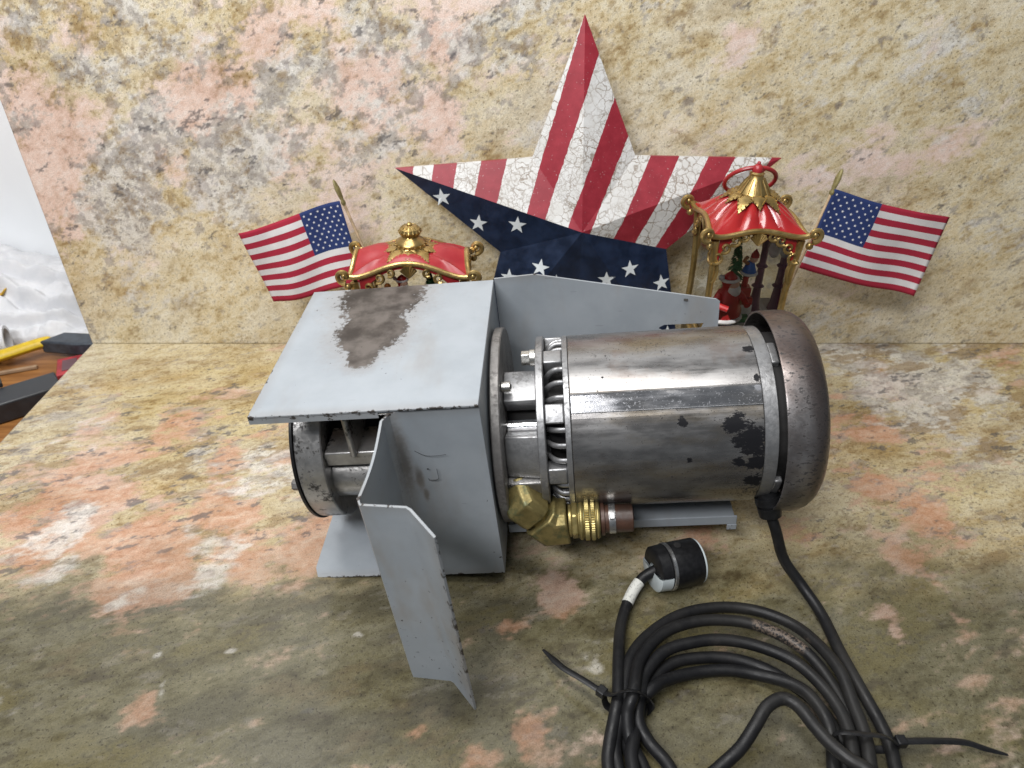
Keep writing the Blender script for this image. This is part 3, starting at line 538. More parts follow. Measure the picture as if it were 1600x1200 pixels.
MB().prism([(.0590, .026, .130), (.0650, .026, .130), (.0655, .026, .175), (.0600, .026, .175)], (0, .05, 0)).build('casting_rib', ALU_DIRTY, mp, bevel=.002)
MB().cyl((.034, .064, .152), (.13, .064, .152), .0045, n=16).build('tie_rod', CHROME, mp)
MB().lathe([(.036, .060), (.110, .060)], AX, n=48, a0=R(190), a1=R(350)).build('casting_belly', DARK, mp)
# --- drive end: mounting flange, lantern casting, ring
mf = MB().lathe([(.1875, .02), (.1875, .0935), (.1885, .0945), (.1950, .0945), (.1960, .0935), (.1960, .02)], AX, n=96).build('mounting_flange', IRON, mp)
for dg in (64, 214, 334):
    s_ = MB().cyl(pol(.1961, .078, dg), pol(.2045, .078, dg), .0048, n=18).build('flange_screw', ZINC, mp, bevel=.0007)
    MB().cyl(pol(.2046, .078, dg), pol(.2052, .078, dg), .0022, n=6).build('socket', DARK, s_)
def arcblock(name, x0, x1, r0, r1, d0, d1, mat, r0b=None, r1b=None, n=14):
    m = MB(); vs = []; fs = []; r0b = r0b or r0; r1b = r1b or r1
    for k in range(n + 1):
        d = d0 + (d1 - d0) * k / n; vs += [pol(x0, r0, d), pol(x0, r1, d), pol(x1, r1b, d), pol(x1, r0b, d)]
    for k in range(n): fs += [(4*k + j, 4*k + (j + 1) % 4, 4*k + 4 + (j + 1) % 4, 4*k + 4 + j) for j in range(4)]
    fs += [(3, 2, 1, 0), tuple(4 * n + j for j in range(4))]
    return m.add(vs, fs).build(name, mat, mp, bevel=.0014)
arcblock('lantern_strut', .1961, .2268, .040, .066, 56, 86, ALU)
arcblock('lantern_strut', .1961, .2268, .040, .070, -4, 30, ALU, r1b=.074)
arcblock('lantern_body', .1961, .2268, .030, .078, -120, -5.0, ALU_DIRTY)
arcblock('lantern_strut', .1961, .2268, .040, .060, 172, 205, ALU)
MB().lathe([(.1961, .030), (.2268, .030)], AX, n=40, a0=R(100), a1=R(330)).build('lantern_core', DARK, mp)
MB().cyl((.1961, .066, .1245), (.2300, .066, .1245), .0058, n=24).build('drive_shaft', CHROME, mp)
MB().lathe([(.2262, .034), (.2262, .0825), (.2270, .0835), (.2325, .0835), (.2333, .0825), (.2333, .034)], AX, n=96).build('bell_ring', ALU, mp)
for dg in (91, 181, 271):
    h_ = MB().cyl(pol(.2135, .0755, dg), pol(.2215, .0755, dg), .0068, n=6).build('hex_bolt', ZINC, mp, bevel=.0006)
    MB().cyl(pol(.2216, .0755, dg), pol(.2261, .0755, dg), .0078, n=24).build('washer', ZINC, h_)
# --- slotted bell with cooling ribs
MB().lathe([(.2334, .052), (.2560, .052)], AX, n=48).build('bell_shade_core', DARK, mp)  # black cylinder stands in for the shaded inside of the bell
MB().lathe([(.2505, .060), (.2505, .0815), (.2510, .0826), (.2553, .0826), (.2556, .082), (.2556, .060)], AX, n=96).build('bell_lip', ALU, mp)
for k in range(8):
    d = 86 - 42 * k if k < 4 else 128 + 42 * (k - 4)
    arcblock('bell_bar', .2334, .2504, .066, .0815, d - 6.2, d + 6.2, ALU, n=4)
    for j in (-10.5, 0, 10.5):
        e = d + 21 + j
        MB().tube(smooth_path([pol(.2508, .0775, e), pol(.2440, .0768, e), pol(.2385, .072, e), pol(.2350, .064, e), pol(.2340, .053, e)], 4), .0022, 10, flat=(1, 1.25)).build('cooling_rib', ALU, mp)
# --- motor body
def body():
    m = MB(); pr = []; NN = 180
    for k in range(NN):
        d = 360 * k / NN; r = .0826
        if 43.7 <= d <= 55.2: r = .0826 * math.cos(R(5.75)) / math.cos(R(d - 49.45)) + .0014 * (d - 46.0) / 11.5
        if d < 43.7 and d > 40: r -= .00035
        pr.append((d, r))
    xs = [.2558, .2561, .2567, .300, .350, .400, .4170, .4176, .4178]; rr = [-.0012, -.0003, 0, 0, 0, 0, 0, -.0003, -.0010]; vs = []; fs = []
    for x, dr in zip(xs, rr): vs += [pol(x, r + dr, d) for d, r in pr]
    for i in range(len(xs) - 1):
        for k in range(NN): fs.append((i*NN + k, i*NN + (k+1) % NN, (i+1)*NN + (k+1) % NN, (i+1)*NN + k))
    return m.add(vs, fs).build('motor_shell', SHELL, mp, ang=4.0)
sh = body()
MB().tube([pol(.2566, .08265, 43.4), pol(.4172, .08265, 43.4)], .00045, 6).build('shell_seam', CHROME, sh)
MB().lathe([(.4179, .060), (.4179, .0806), (.4184, .0812), (.4295, .0812), (.4300, .0806), (.4300, .060)], AX, n=96).build('rear_ring', ALU, mp)
for d0, d1 in ((70, 88), (-34, -12), (150, 170), (230, 250)):
    arcblock('rear_lug', .4300, .4375, .070, .0800, d0, d1, ALU, n=6)
MB().lathe([(.425, .0745), (.446, .0745), (.446, .01)], AX, n=64).build('fan_hub', DARK, mp)
fc = MB().lathe([(.4335, .0925), (.4331, .0932), (.4333, .0942), (.4345, .0945), (.4500, .0945), (.4560, .0940), (.4620, .0918), (.4670, .0880), (.4705, .0830), (.4728, .0765), (.4735, .0700), (.4735, .0004), (.4715, .0004), (.4715, .0690), (.4700, .0775), (.4650, .0865), (.4590, .0908), (.4500, .0926), (.4335, .0925)], (0, CY, CZ + .0005), n=128).build('fan_cover', COVER, mp)
# --- cable gland
GL0 = np.array(pol(.4298, .074, -33)); GL1 = np.array((.4340, .0270, .0330)); gd = GL1 - GL0
gl = MB(); gl.tube([GL0 + gd * q for q in (0, .25, .26, .52, .53, .60, .61, .95, 1.0)], [.0098, .0098, .0118, .0118, .0092, .0092, .0112, .0100, .0070], 20)
gl = gl.build('cable_gland', PLASTIC_BLACK, mp, ang=30)
# --- brass outlet
bx_ = lambda p, q, h, name, mat, n=20, bv=.0012: MB().cyl(p, q, h, n=n).build(name, mat, mp, bevel=bv)
p0 = np.array((.2000, .042, .0800)); p1 = np.array((.2100, .020, .0700)); p2 = np.array((.2320, .0195, .0455)); p3 = np.array((.2480, .0195, .0470)); pe = np.array((.3070, .0195, .0475))
def elbow(name, a, b, c, h, n=4, rot=R(45)):
    m = MB(); rings = []
    da = (b - a) / np.linalg.norm(b - a); dc = (c - b) / np.linalg.norm(c - b); dm = (da + dc) / np.linalg.norm(da + dc)
    for p, d, s_ in ((a, da, 1), (b, dm, 1 / max(.6, float(dm @ da))), (c, dc, 1)):
        u_ = np.cross(d, np.cross(da, dc)); u_ /= np.linalg.norm(u_); w_ = np.cross(da, dc); w_ /= np.linalg.norm(w_)
        rings.append([p + h * (s_ * u_ * i + w_ * j) for i, j in ((-1, -.62), (-.62, -1), (.62, -1), (1, -.62), (1, .62), (.62, 1), (-.62, 1), (-1, .62))])
    vs = sum(rings, []); fs = [(k*8 + i, k*8 + (i+1) % 8, k*8 + 8 + (i+1) % 8, k*8 + 8 + i) for k in range(2) for i in range(8)] + [tuple(range(7, -1, -1)), tuple(16 + i for i in range(8))]
    return m.add(vs, fs).build(name, BRASS, mp, bevel=.0016)
mid_ = p1 + (p2 - p1) * .50
elbow('brass_elbow', p1 + (p0 - p1) * .75, p1, p1 + (p2 - p1) * .42, .0165)
bx_(p1 + (p2 - p1) * .36, p1 + (p2 - p1) * .58, .0135, 'elbow_neck', BRASS, 24)
elbow('brass_elbow', p1 + (p2 - p1) * .55, p2, p3, .0185)
MB().tube([p1 + (p0 - p1) * .82 + .0145 * (np.array((math.cos(a), 0, math.sin(a)))) for a in np.linspace(0, 2 * math.pi, 33)[:-1]], .0022, 8, closed=True).build('brass_lip', BRASS_B, mp)
ax_ = (pe - p3) / np.linalg.norm(pe - p3)
bx_(p3 + ax_ * .0002, p3 + ax_ * .003, .0150, 'coupling_neck', BRASS_B, 32, .0005)
bx_(p3 + ax_ * .0031, p3 + ax_ * .0090, .0178, 'hex_nut', BRASS_B, 6, .0014)
def knurl(a, b, r, nt):
    m = MB(); vs = []; fs = []; u_ = np.array((0, 1., 0)); w_ = np.cross(ax_, u_); N2 = nt * 2
    for p, dr in ((a, -.0012), (a + ax_ * .0008, 0), (b - ax_ * .0008, 0), (b, -.0012)):
        for k in range(N2): t_ = 2 * math.pi * k / N2; rk = r + dr - (.0007 if k % 2 else 0); vs.append(p + rk * (math.cos(t_) * u_ + math.sin(t_) * w_))
    for i in range(3):
        for k in range(N2): fs.append((i*N2 + k, i*N2 + (k+1) % N2, (i+1)*N2 + (k+1) % N2, (i+1)*N2 + k))
    fs += [tuple(range(N2 - 1, -1, -1)), tuple(3 * N2 + k for k in range(N2))]
    return m.add(vs, fs).build('knurled_ring', BRASS_B, mp, ang=50)
for o0, o1, r_, nt in ((.0100, .0138, .0182, 60), (.0146, .0196, .0190, 54), (.0204, .0248, .0190, 54), (.0256, .0286, .0176, 60)): knurl(p3 + ax_ * o0, p3 + ax_ * o1, r_, nt)
bx_(p3 + ax_ * .0090, p3 + ax_ * .0290, .0165, 'coupling_sleeve', BRASS, 32, .0005)
MB().tube([p3 + ax_ * q for q in (.0290, .0300, .0330, .0335, .0585, .0592)], [.0130, .0150, .0150, .0128, .0128, .0118], 32).build('pipe_stub', RUSTY, mp, ang=30)
cl_ = MB().tube([p3 + ax_ * q for q in (.0370, .0371, .0429, .0430)], [.0128, .0137, .0137, .0128], 36, cap=False).build('hose_clamp', STEELB, mp, ang=30)
MB().obox(p3 + ax_ * .040 + np.array((0, -.0078, .0120)), (ax_, np.array((0, .84, .54)), np.array((0, -.54, .84))), (.0026, .0035, .0016)).build('clamp_ear', STEELB, cl_, bevel=.0007)

# ================================================================== painted metal star
def star_mats():
    t = NT('star_stripes'); P = t.co(); X = t.sep(P)
    s = t.m('DIVIDE', t.m('ADD', X[0], .2375), t.m('ADD', X[2], .6557)); s = t.m('ADD', s, t.m('MULTIPLY', t.m('SUBTRACT', t.noise(P, 120, 2), .5), .003))
    ed = [.1235, .1501, .181, .2124, .2444, .2885, .3170, .3523, .386, .4275, .4651, .502, .5382, .5834]
    RED, WHT = (0, 0, 0), (1, 1, 1); st = [(0, RED)] + [((e - .1) / .6, WHT if i % 2 == 0 else RED) for i, e in enumerate(ed)]
    m = t.ramp(t.m('DIVIDE', t.m('SUBTRACT', s, .1), .6), st, 'CONSTANT')
    n = t.noise(P, 50, 5, .65); f = t.noise(P, 500, 2)
    Pw = t.vm('ADD', P, t.vm('SCALE', t.vm('SUBTRACT', t.noise(P, 90, 3, .6, out=1), (.5, .5, .5)), sc=.012))
    e1 = t.vor(Pw, 85, 'DISTANCE_TO_EDGE'); e2 = t.vor(Pw, 190, 'DISTANCE_TO_EDGE')
    zone = t.ss(t.noise(P, 22, 3), .38, .62)
    ck = t.m('MAXIMUM', t.m('MULTIPLY', t.ss(e1, .060, .020), t.ss(t.noise(P, 34, 3, .6), .36, .60, .40, 1.0)), t.m('MULTIPLY', t.m('MULTIPLY', t.ss(e2, .06, .02), zone), .7))
    wht = t.mix(t.m('MULTIPLY', ck, .85), t.mix(t.ss(n, .35, .7), (.60, .59, .565), (.70, .70, .69)), (.22, .165, .12))
    red = t.mix(t.ss(n, .35, .7), (.25, .020, .032), (.32, .030, .045)); red = t.mix(t.ss(f, .70, .74), red, (.55, .45, .45))
    c = t.mix(m, red, wht); t.p(col=c, rough=.42, spec=.4, normal=t.bump(t.m('ADD', t.m('MULTIPLY', t.m('MULTIPLY', ck, m), -1.0), t.m('MULTIPLY', n, .3)), .35, .0006))
    return t.mat, simple('star_navy', (.0085, .017, .042), .40, var=.35, scale=60), simple('star_white_paint', (.62, .66, .68), .5, var=.08)
S_STR, S_NAVY, S_WHITE = star_mats()
star = empty('decorative_star', (0, -.075, 0.0), (R(-7.3), 0, 0))
tag(star, 'large metal star with red and white stripes and navy lower part with white stars', 'star')
SC = (.0860, -.034, .2055); tips = {'T': (.0817, .4440), 'R': (.3275, .2885), 'BR': (.2340, .0045), 'BL': (-.0560, .0045), 'L': (-.1427, .2765)}
inn = {'UL': (.0249, .2895), 'UR': (.1494, .2915), 'R': (.1978, .1760), 'B': (.0875, .0880), 'L': (-.0149, .1720)}
def v3(p, y=0.0): return (p[0], y, p[1])
facets = [('UL', 'T', 0), ('UR', 'T', 0), ('UR', 'R', 0), ('R', 'R', 0), ('R', 'BR', 1), ('B', 'BR', 1), ('B', 'BL', 1), ('L', 'BL', 1), ('L', 'L', 1), ('UL', 'L', 0)]
order = ['T', 'UR', 'R', 'iR', 'BR', 'B', 'BL', 'iL', 'L', 'UL']
for i, (a, b_, mi) in enumerate(facets):
    pts = [SC, v3(inn[a], -.004), v3(tips[b_], -.002)]
    bk = [(SC[0], .003, SC[2]), v3(inn[a], .003), v3(tips[b_], .003)]
    MB().add(pts + bk, [(0, 1, 2), (5, 4, 3), (0, 3, 4, 1), (1, 4, 5, 2), (2, 5, 3, 0)]).build('star_facet', (S_STR, S_NAVY)[mi], star, ang=0)
def facet_y(x, z):
    for a, b_, mi in facets:
        A_, B_, C_ = np.array((SC[0], SC[2])), np.array(inn[a]), np.array(tips[b_]); T_ = np.array([B_ - A_, C_ - A_]).T
        u_, w_ = np.linalg.solve(T_, np.array((x, z)) - A_)
        if u_ >= -.02 and w_ >= -.02 and u_ + w_ <= 1.02: return SC[1] + u_ * (-.004 - SC[1]) + w_ * (-.002 - SC[1])
    return -.004
def flatstar(c, r, rot, fn, off, m, th=.0):
    pts = []
    for k in range(10):
        a = R(90 + rot + 36 * k); rr = r if k % 2 == 0 else r * .40; x, z = c[0] + rr * math.cos(a), c[1] + rr * math.sin(a); pts.append((x, fn(x, z) - off, z))
    cc = (c[0], fn(*c) - off, c[1]); m.add(pts + [cc], [(k, (k + 1) % 10, 10) for k in range(10)])
for (x, z), rot in zip([(-.0868, .2421), (-.0422, .2104), (.0065, .2107), (.036, .1569), (.121, .1413), (.1509, .1542), (.1951, .1318), (-.0034, .140), (.0572, .137), (.02, .11), (.165, .10), (.21, .06), (-.02, .06)], (8, -6, -4, -8, 4, 6, 10, 0, 3, 5, -5, 4, 9)):
    m = MB(); flatstar((x, z), .0118 if x > -.11 else .006, rot, facet_y, .0006, m); m.build('painted_star', S_WHITE, star, ang=0)

# ================================================================== stick flags
def cloth(name, col):
    t = NT(name); P = t.co(); n = t.noise(P, 45, 4); w = t.noise(P, 1500, 1); t.p(col=t.mix(t.ss(n, .3, .7), tuple(c * .88 for c in col), col), rough=.8, spec=.2, normal=t.bump(w, .25, .0005)); return t.mat
F_RED, F_WHT, F_BLU, F_STAR = cloth('flag_red', (.34, .022, .045)), cloth('flag_white', (.62, .60, .60)), cloth('flag_blue', (.022, .038, .125)), cloth('flag_star', (.66, .66, .70))
WOODST = simple('flag_stick_wood', (.44, .32, .20), .6, var=.25, scale=120); OLDGOLD = simple('old_gold', (.22, .185, .075), .5, .3, var=.3, scale=150)
def flag(label, ht, hb, ft, fb, top, foot, y0, ytop, ph):
    root = empty('stick_flag', (foot[0], y0, 0)); tag(root, label, 'flag', 'small stars and stripes flags on sticks')
    def Y(z): return y0 + (ytop - y0) * z / .27
    o = np.array((foot[0], y0, 0.))
    def S(s, t, off=0.0):
        a = np.array(ht) * (1 - t) + np.array(hb) * t; b = np.array(ft) * (1 - t) + np.array(fb) * t; p = a * (1 - s) + b * s
        rip = .0045 * math.sin(5.0 * s + 2.2 * t + ph) * s ** .7 + .0018 * math.sin(11 * s - 4 * t + ph)
        z = p[1] + .0016 * math.sin(6 * s + ph) ; return np.array((p[0], Y(z) - .004 + rip - off, z)) - o
    nu, nv = 40, 26; vs = [S(i / nu, j / nv) for j in range(nv + 1) for i in range(nu + 1)]; m = MB()
    fr = {0: [], 1: [], 2: []}
    for j in range(nv):
        for i in range(nu):
            k = 2 if (i < 16 and j < 14) else ((j // 2) % 2); a = j * (nu + 1) + i; fr[k].append((a, a + 1, a + nu + 2, a + nu + 1))
    fs = fr[0] + fr[1] + fr[2]; m.add(vs, fs); m.m = [0] * len(fr[0]) + [1] * len(fr[1]) + [2] * len(fr[2])
    f = m.build('flag_cloth', [F_RED, F_WHT, F_BLU], root, ang=80); sd = f.modifiers.new('thickness', 'SOLIDIFY'); sd.thickness = .0004; sd.offset = 0
    m = MB(); asp = .53 * np.linalg.norm(np.array(ht) - np.array(hb)) / np.linalg.norm(np.array(ht) - np.array(ft)) / .53
    for row in range(9):
        for c in range(6 if row % 2 == 0 else 5):
            s0 = .4 * ((2 * c + 1 + (row % 2)) / 12); t0 = (7 / 13) * (row + 1) / 10; r_ = .0175; pts = []
            for k in range(10): a = R(-90 + 36 * k); rr = r_ if k % 2 == 0 else r_ * .42; pts.append(S(s0 + rr * math.cos(a) * asp, t0 + rr * math.sin(a), .0007))
            m.add(pts + [S(s0, t0, .0007)], [(k, (k + 1) % 10, 10) for k in range(10)])
    tag(m.build('flag_stars', F_STAR, f, ang=0), kind='stuff')
    tp = np.array((top[0], Y(top[1]), top[1])) - o; bt = np.array((0, 0, 0.)); d = (tp - bt) / np.linalg.norm(tp - bt)
    MB().cyl(bt, tp - d * .030, .0018, n=12).build('flag_stick', WOODST, root)
    MB().tube([tp - d * q for q in (.034, .031, .029, .026, .023, .012, .003, 0)], [.0018, .0034, .0036, .0024, .0032, .0042, .0025, .0008], 12, flat=(1, .7)).build('spear_tip', OLDGOLD, root)
flag('small stars and stripes flag drooping to the left, beside the crown topped red lantern', (-.2135, .2370), (-.1900, .1350), (-.3434, .1994), (-.3159, .105), (-.2194, .2620), (-.128, 0), -.085, -.045, .4)
flag('small stars and stripes flag drooping to the right, beside the ring topped red lantern', (.3975, .2500), (.3700, .1517), (.5497, .2147), (.5298, .1117), (.4030, .2750), (.330, 0), -.080, -.045, 2.0)

# ================================================================== lanterns
GOLD = cast('antique_gold', (.36, .245, .085), (.55, .395, .165), .33, .85, .35, (.10, .06, .02))
RED_GLOSS = NT('red_gloss'); _n = RED_GLOSS.noise(RED_GLOSS.co(), 40, 4); RED_GLOSS.p(col=RED_GLOSS.mix(RED_GLOSS.ss(_n, .3, .7), (.30, .014, .016), (.37, .022, .022)), rough=.22, coat=.4, coatr=.12); RED_GLOSS = RED_GLOSS.mat
RED_SATIN = simple('red_satin', (.33, .022, .028), .36, var=.14, scale=40)
def glass_mat():
    t = NT('clear_pane'); t.t.nodes.remove(t.b); tr = t.t.nodes.new('ShaderNodeBsdfTransparent'); tr.inputs[0].default_value = (.93, .94, .93, 1); gl_ = t.t.nodes.new('ShaderNodeBsdfGlossy'); gl_.inputs['Roughness'].default_value = .06
    lw = t.t.nodes.new('ShaderNodeFresnel'); lw.inputs[0].default_value = 1.42; mx = t.t.nodes.new('ShaderNodeMixShader'); t.t.links.new(lw.outputs[0], mx.inputs[0]); t.t.links.new(tr.outputs[0], mx.inputs[1]); t.t.links.new(gl_.outputs[0], mx.inputs[2]); t.t.links.new(mx.outputs[0], t.out.inputs[0]); return t.mat
PANE = glass_mat()
def lantern(label, loc, hx, hy, body, ze, arch, zc, rc, p, flute, red, zf, dome=.0016):
    root = empty('holiday_lantern', loc); tag(root, label, 'lantern', 'red and gold holiday lanterns')
    cor = [(-hx, -hy), (hx, -hy), (hx, hy), (-hx, hy)]
    def eave(side, t):
        a, b = np.array(cor[side]), np.array(cor[(side + 1) % 4]); q = a + (b - a) * t; sag = 1 - .07 * math.sin(math.pi * t)
        flare = .006 * (abs(2 * t - 1) ** 6)
        return np.array((q[0] * sag, q[1] * sag, ze + arch * math.sin(math.pi * t) ** 1.25 + flare))
    # roof
    NS, NV = 28, 16; m = MB(); vs = []; fs = []
    for j in range(NV + 1):
        v = j / NV
        for s_ in range(4):
            for k in range(NS):
                t = k / NS; e = eave(s_, t); an = math.atan2(e[1] / hy, e[0] / hx); c_ = np.array((rc * math.cos(an), rc * math.sin(an)))
                xy = e[:2] * (1 - v) + c_ * v; z = e[2] + (zc - e[2]) * (v ** p)
                z += flute * math.sin(math.pi * min(1, v * 1.05)) ** .7 * abs(math.sin(math.pi * 4 * t)) ** .7 + dome * math.sin(math.pi * v)
                vs.append((xy[0], xy[1], z))
    NP = 4 * NS
    for j in range(NV):
        for k in range(NP): fs.append((j*NP + k, j*NP + (k+1) % NP, (j+1)*NP + (k+1) % NP, (j+1)*NP + k))
    rf = m.add(vs, fs).build('roof', red, root, ang=60); sd = rf.modifiers.new('thickness', 'SOLIDIFY'); sd.thickness = .002; sd.offset = -1
    for s_ in range(4):
        pts = [eave(s_, k / 24) + np.array((0, 0, .0005)) for k in range(25)]
        et = MB().tube(pts, .0030, 10).build('eave_trim', GOLD, root)
        bd = MB()
        for k in range(1, 46): bd.ball(eave(s_, k / 46) * np.array((1.025, 1.025, 1)) + np.array((0, 0, -.0003)), .0011, 6)
        bd.build('beading', GOLD, et)
        if zf: MB().tube([np.array((cor[s_][0] * (1 - v) + rc * math.cos(math.atan2(cor[s_][1] / hy, cor[s_][0] / hx)) * v, cor[s_][1] * (1 - v) + rc * math.sin(math.atan2(cor[s_][1] / hy, cor[s_][0] / hx)) * v, ze + .006 + (zc - ze - .006) * v ** p + .0008)) for v in np.linspace(0, 1, 12)], .0019, 8).build('hip_trim', GOLD, root)
        # fascia with arched lower edge and scrollwork
        fm = MB(); a, b = np.array(cor[s_]), np.array(cor[(s_ + 1) % 4]); nrm = np.array((b - a)[::-1]) * np.array((1, -1)); nrm = nrm / np.linalg.norm(nrm); N_ = 24; vs = []; fs = []
        bl_ = body / hx
        for k in range(N_ + 1):
            t = k / N_; e = eave(s_, .06 + .88 * t); q = (a + (b - a) * (.06 + .88 * t)) * (bl_ * 1.04)
            zl = ze - .030 + (.030 + arch * .75) * math.sin(math.pi * t) ** .45
            vs += [(q[0], q[1], e[2] - .001), (q[0], q[1], min(zl, e[2] - .004)), (q[0] * .96, q[1] * .96, min(zl, e[2] - .004)), (q[0] * .96, q[1] * .96, e[2] - .001)]
        for k in range(N_): fs += [(4*k + j, 4*k + (j+1) % 4, 4*k + 4 + (j+1) % 4, 4*k + 4 + j) for j in range(4)]
        fa = fm.add(vs, fs).build('fascia', red, root)
        sm = MB()
        for t, rr, dz in ((.06, .0062, -.020), (.14, .0052, -.010), (.24, .0052, -.0035), (.34, .0042, -.0005), (.66, .0042, -.0005), (.76, .0052, -.0035), (.86, .0052, -.010), (.94, .0062, -.020)):
            q = (a + (b - a) * t) * (bl_ * 1.055); z = ze + arch * math.sin(math.pi * t) ** 1.25 * .75 + dz - .002; tv = (b - a) / np.linalg.norm(b - a); sg = 1 if t < .5 else -1
            sm.tube([(q[0] + tv[0] * sg * rr * f_ * math.cos(g_), q[1] + tv[1] * sg * rr * f_ * math.cos(g_), z + rr * f_ * math.sin(g_)) for f_, g_ in zip(np.linspace(1.25, .25, 18), np.linspace(-2.2, 5.0, 18))], np.linspace(.0020, .0011, 18), 7)
        q = (a + (b - a) * .5) * (bl_ * 1.06)
        for k in range(-3, 4):
            tv = (b - a) / np.linalg.norm(b - a); an = k * .36; top_ = np.array((q[0] + tv[0] * .009 * math.sin(an), q[1] + tv[1] * .009 * math.sin(an), ze + arch - .012 + .011 * math.cos(an)))
            sm.tube([(q[0], q[1], ze + arch - .016), top_], [.0010, .0022], 7)
        sm.build('scrollwork', GOLD, fa)
        cx, cy = cor[s_]; dx, dy = np.sign(cx), np.sign(cy)
        cs = MB(); cs.tube([(cx + dx * (.004 + .0075 * f_ * math.cos(g_)), cy + dy * .002, ze + .008 + .0075 * f_ * math.sin(g_)) for f_, g_ in zip(np.linspace(1.1, .25, 20), np.linspace(-1.7, 5.2, 20))], np.linspace(.0034, .0018, 20), 8); cs.ball((cx + dx * .004, cy + dy * .002, ze + .008), .0034, 10); cs.ball((cx + dx * .001, cy + dy * .001, ze - .005), .0042, 10)
        cs.build('corner_scroll', GOLD, root)
        bx0, by0 = cx * bl_ * 1.0, cy * bl_ * 1.0
        MB().tube(smooth_path([(bx0 * 1.02, by0 * 1.02, ze - .001), (bx0 * .985, by0 * .985, ze - .022), (bx0 * .955, by0 * .955, ze - .050), (bx0 * .94, by0 * .94, ze - .075), (bx0 * .95, by0 * .95, .122)], 5), [.0044] * 6 + [.0037] * 15, 10).build('post', GOLD, root)
        MB().tube(smooth_path([(bx0 * .93, by0 * 1.01, ze - .024), (bx0 * .86, by0 * 1.01, ze - .036), (bx0 * .88, by0 * 1.01, ze - .046), (bx0 * .94, by0 * 1.01, ze - .052)], 5), .0022, 8).build('bracket_leaf', GOLD, root)
        qa = (a + (b - a) * .07) * bl_ * .93; qb = (a + (b - a) * .93) * bl_ * .93
        MB().add([(qa[0], qa[1], .121), (qb[0], qb[1], .121), (qb[0], qb[1], ze - .004), (qa[0], qa[1], ze - .004)], [(0, 1, 2, 3)]).build('glass_pane', PANE, root, ang=0)
    # plinth
    k1 = body / hx
    pl_ = MB()
    for sc_, z0, z1 in ((1.10, 0, .018), (1.02, .018, .096), (1.10, .096, .112), (1.02, .112, .121)):
        pl_.box((-hx * k1 * sc_, -hy * k1 * sc_, z0), (hx * k1 * sc_, hy * k1 * sc_, z1))
    pl_.build('plinth', GOLD, root, bevel=.002, weld=False)
    # leaf collar
    lm = MB()
    for k in range(10):
        an = 2 * math.pi * k / 10 + .3; d = np.array((math.cos(an), math.sin(an))); w = np.array((-d[1], d[0])); L_ = .023 if k % 2 == 0 else .018
        r0, r1 = rc * .9, rc + L_
        def zz(r): return zc + .0030 - (zc - ze - arch * .6) * min(1, max(0, (r - rc) / (min(hx, hy) - rc))) * (1.0 if p <= 1.2 else 1.15) + flute * .85 * min(1, max(0, (r - rc) / .012)) + dome * .9 * min(1, max(0, (r - rc) / .02))
        pts = [(d[0] * r0, d[1] * r0, zc + .004)] + [(d[0] * r + w[0] * q, d[1] * r + w[1] * q, zz(r) + .0012) for r, q in ((rc + L_ * .35, -.0085), (r1 - .004, -.003), (r1, 0), (r1 - .004, .003), (rc + L_ * .35, .0085))]
        lm.add(pts + [(d[0] * (rc + L_ * .5), d[1] * (rc + L_ * .5), zz(rc + L_ * .5) + .004)], [(6, 0, 1), (6, 1, 2), (6, 2, 3), (6, 3, 4), (6, 4, 5), (6, 5, 0)])
        for q in range(-4, 5):
            lm.ball((d[0] * (r1 - abs(q) * L_ * .16) + w[0] * q * .0021, d[1] * (r1 - abs(q) * L_ * .16) + w[1] * q * .0021, zz(r1 - abs(q) * L_ * .16) + .0016), .0011, 6)
    lm.build('leaf_collar', GOLD, root, ang=50)
    return root
def stone(c): return simple('figure_' + '_'.join('%02d' % int(q * 99) for q in c), c, .4, var=.15)
C_RED, C_WHITE, C_SKIN, C_BLUE, C_BROWN, C_BLACK, C_PURPLE, C_GREEN, C_ORANGE = map(stone, [(.45, .02, .02), (.72, .70, .68), (.62, .36, .26), (.03, .12, .42), (.26, .11, .04), (.02, .02, .02), (.16, .07, .11), (.03, .16, .05), (.6, .2, .03)])
# crown topped lantern
LC = (-.1130, -.1635, 0)
ll = lantern('red roofed gold lantern with crown finial, behind the grey guard', LC, .0665, .0375, .0600, .1985, .0205, .2230, .015, 1.0, 0, RED_SATIN, 0, .0050)
fin = MB().lathe([(.2155, .0005), (.2155, .0185), (.2180, .0195), (.2200, .0170), (.2215, .0160), (.2250, .0165), (.2275, .0150), (.2300, .0105), (.2325, .0088), (.2345, .0105), (.2380, .0120), (.2410, .0112), (.2435, .0070), (.2445, .0030), (.2460, .0032), (.2475, .0015), (.2480, .0003)], (0, 0, .0055), 'z', 36).build('finial', GOLD, ll)
m = MB()
for k in range(16): a = 2 * math.pi * k / 16; m.tube([(.0088 * math.cos(a), .0088 * math.sin(a), .2325), (.0125 * math.cos(a), .0125 * math.sin(a), .2380), (.0075 * math.cos(a), .0075 * math.sin(a), .2432)], .0011, 6); m.ball((.0166 * math.cos(a), .0166 * math.sin(a), .2232), .0016, 6)
m.v = [(a, b, c + .0055) for a, b, c in m.v]; m.build('crown_ribs', GOLD, fin)
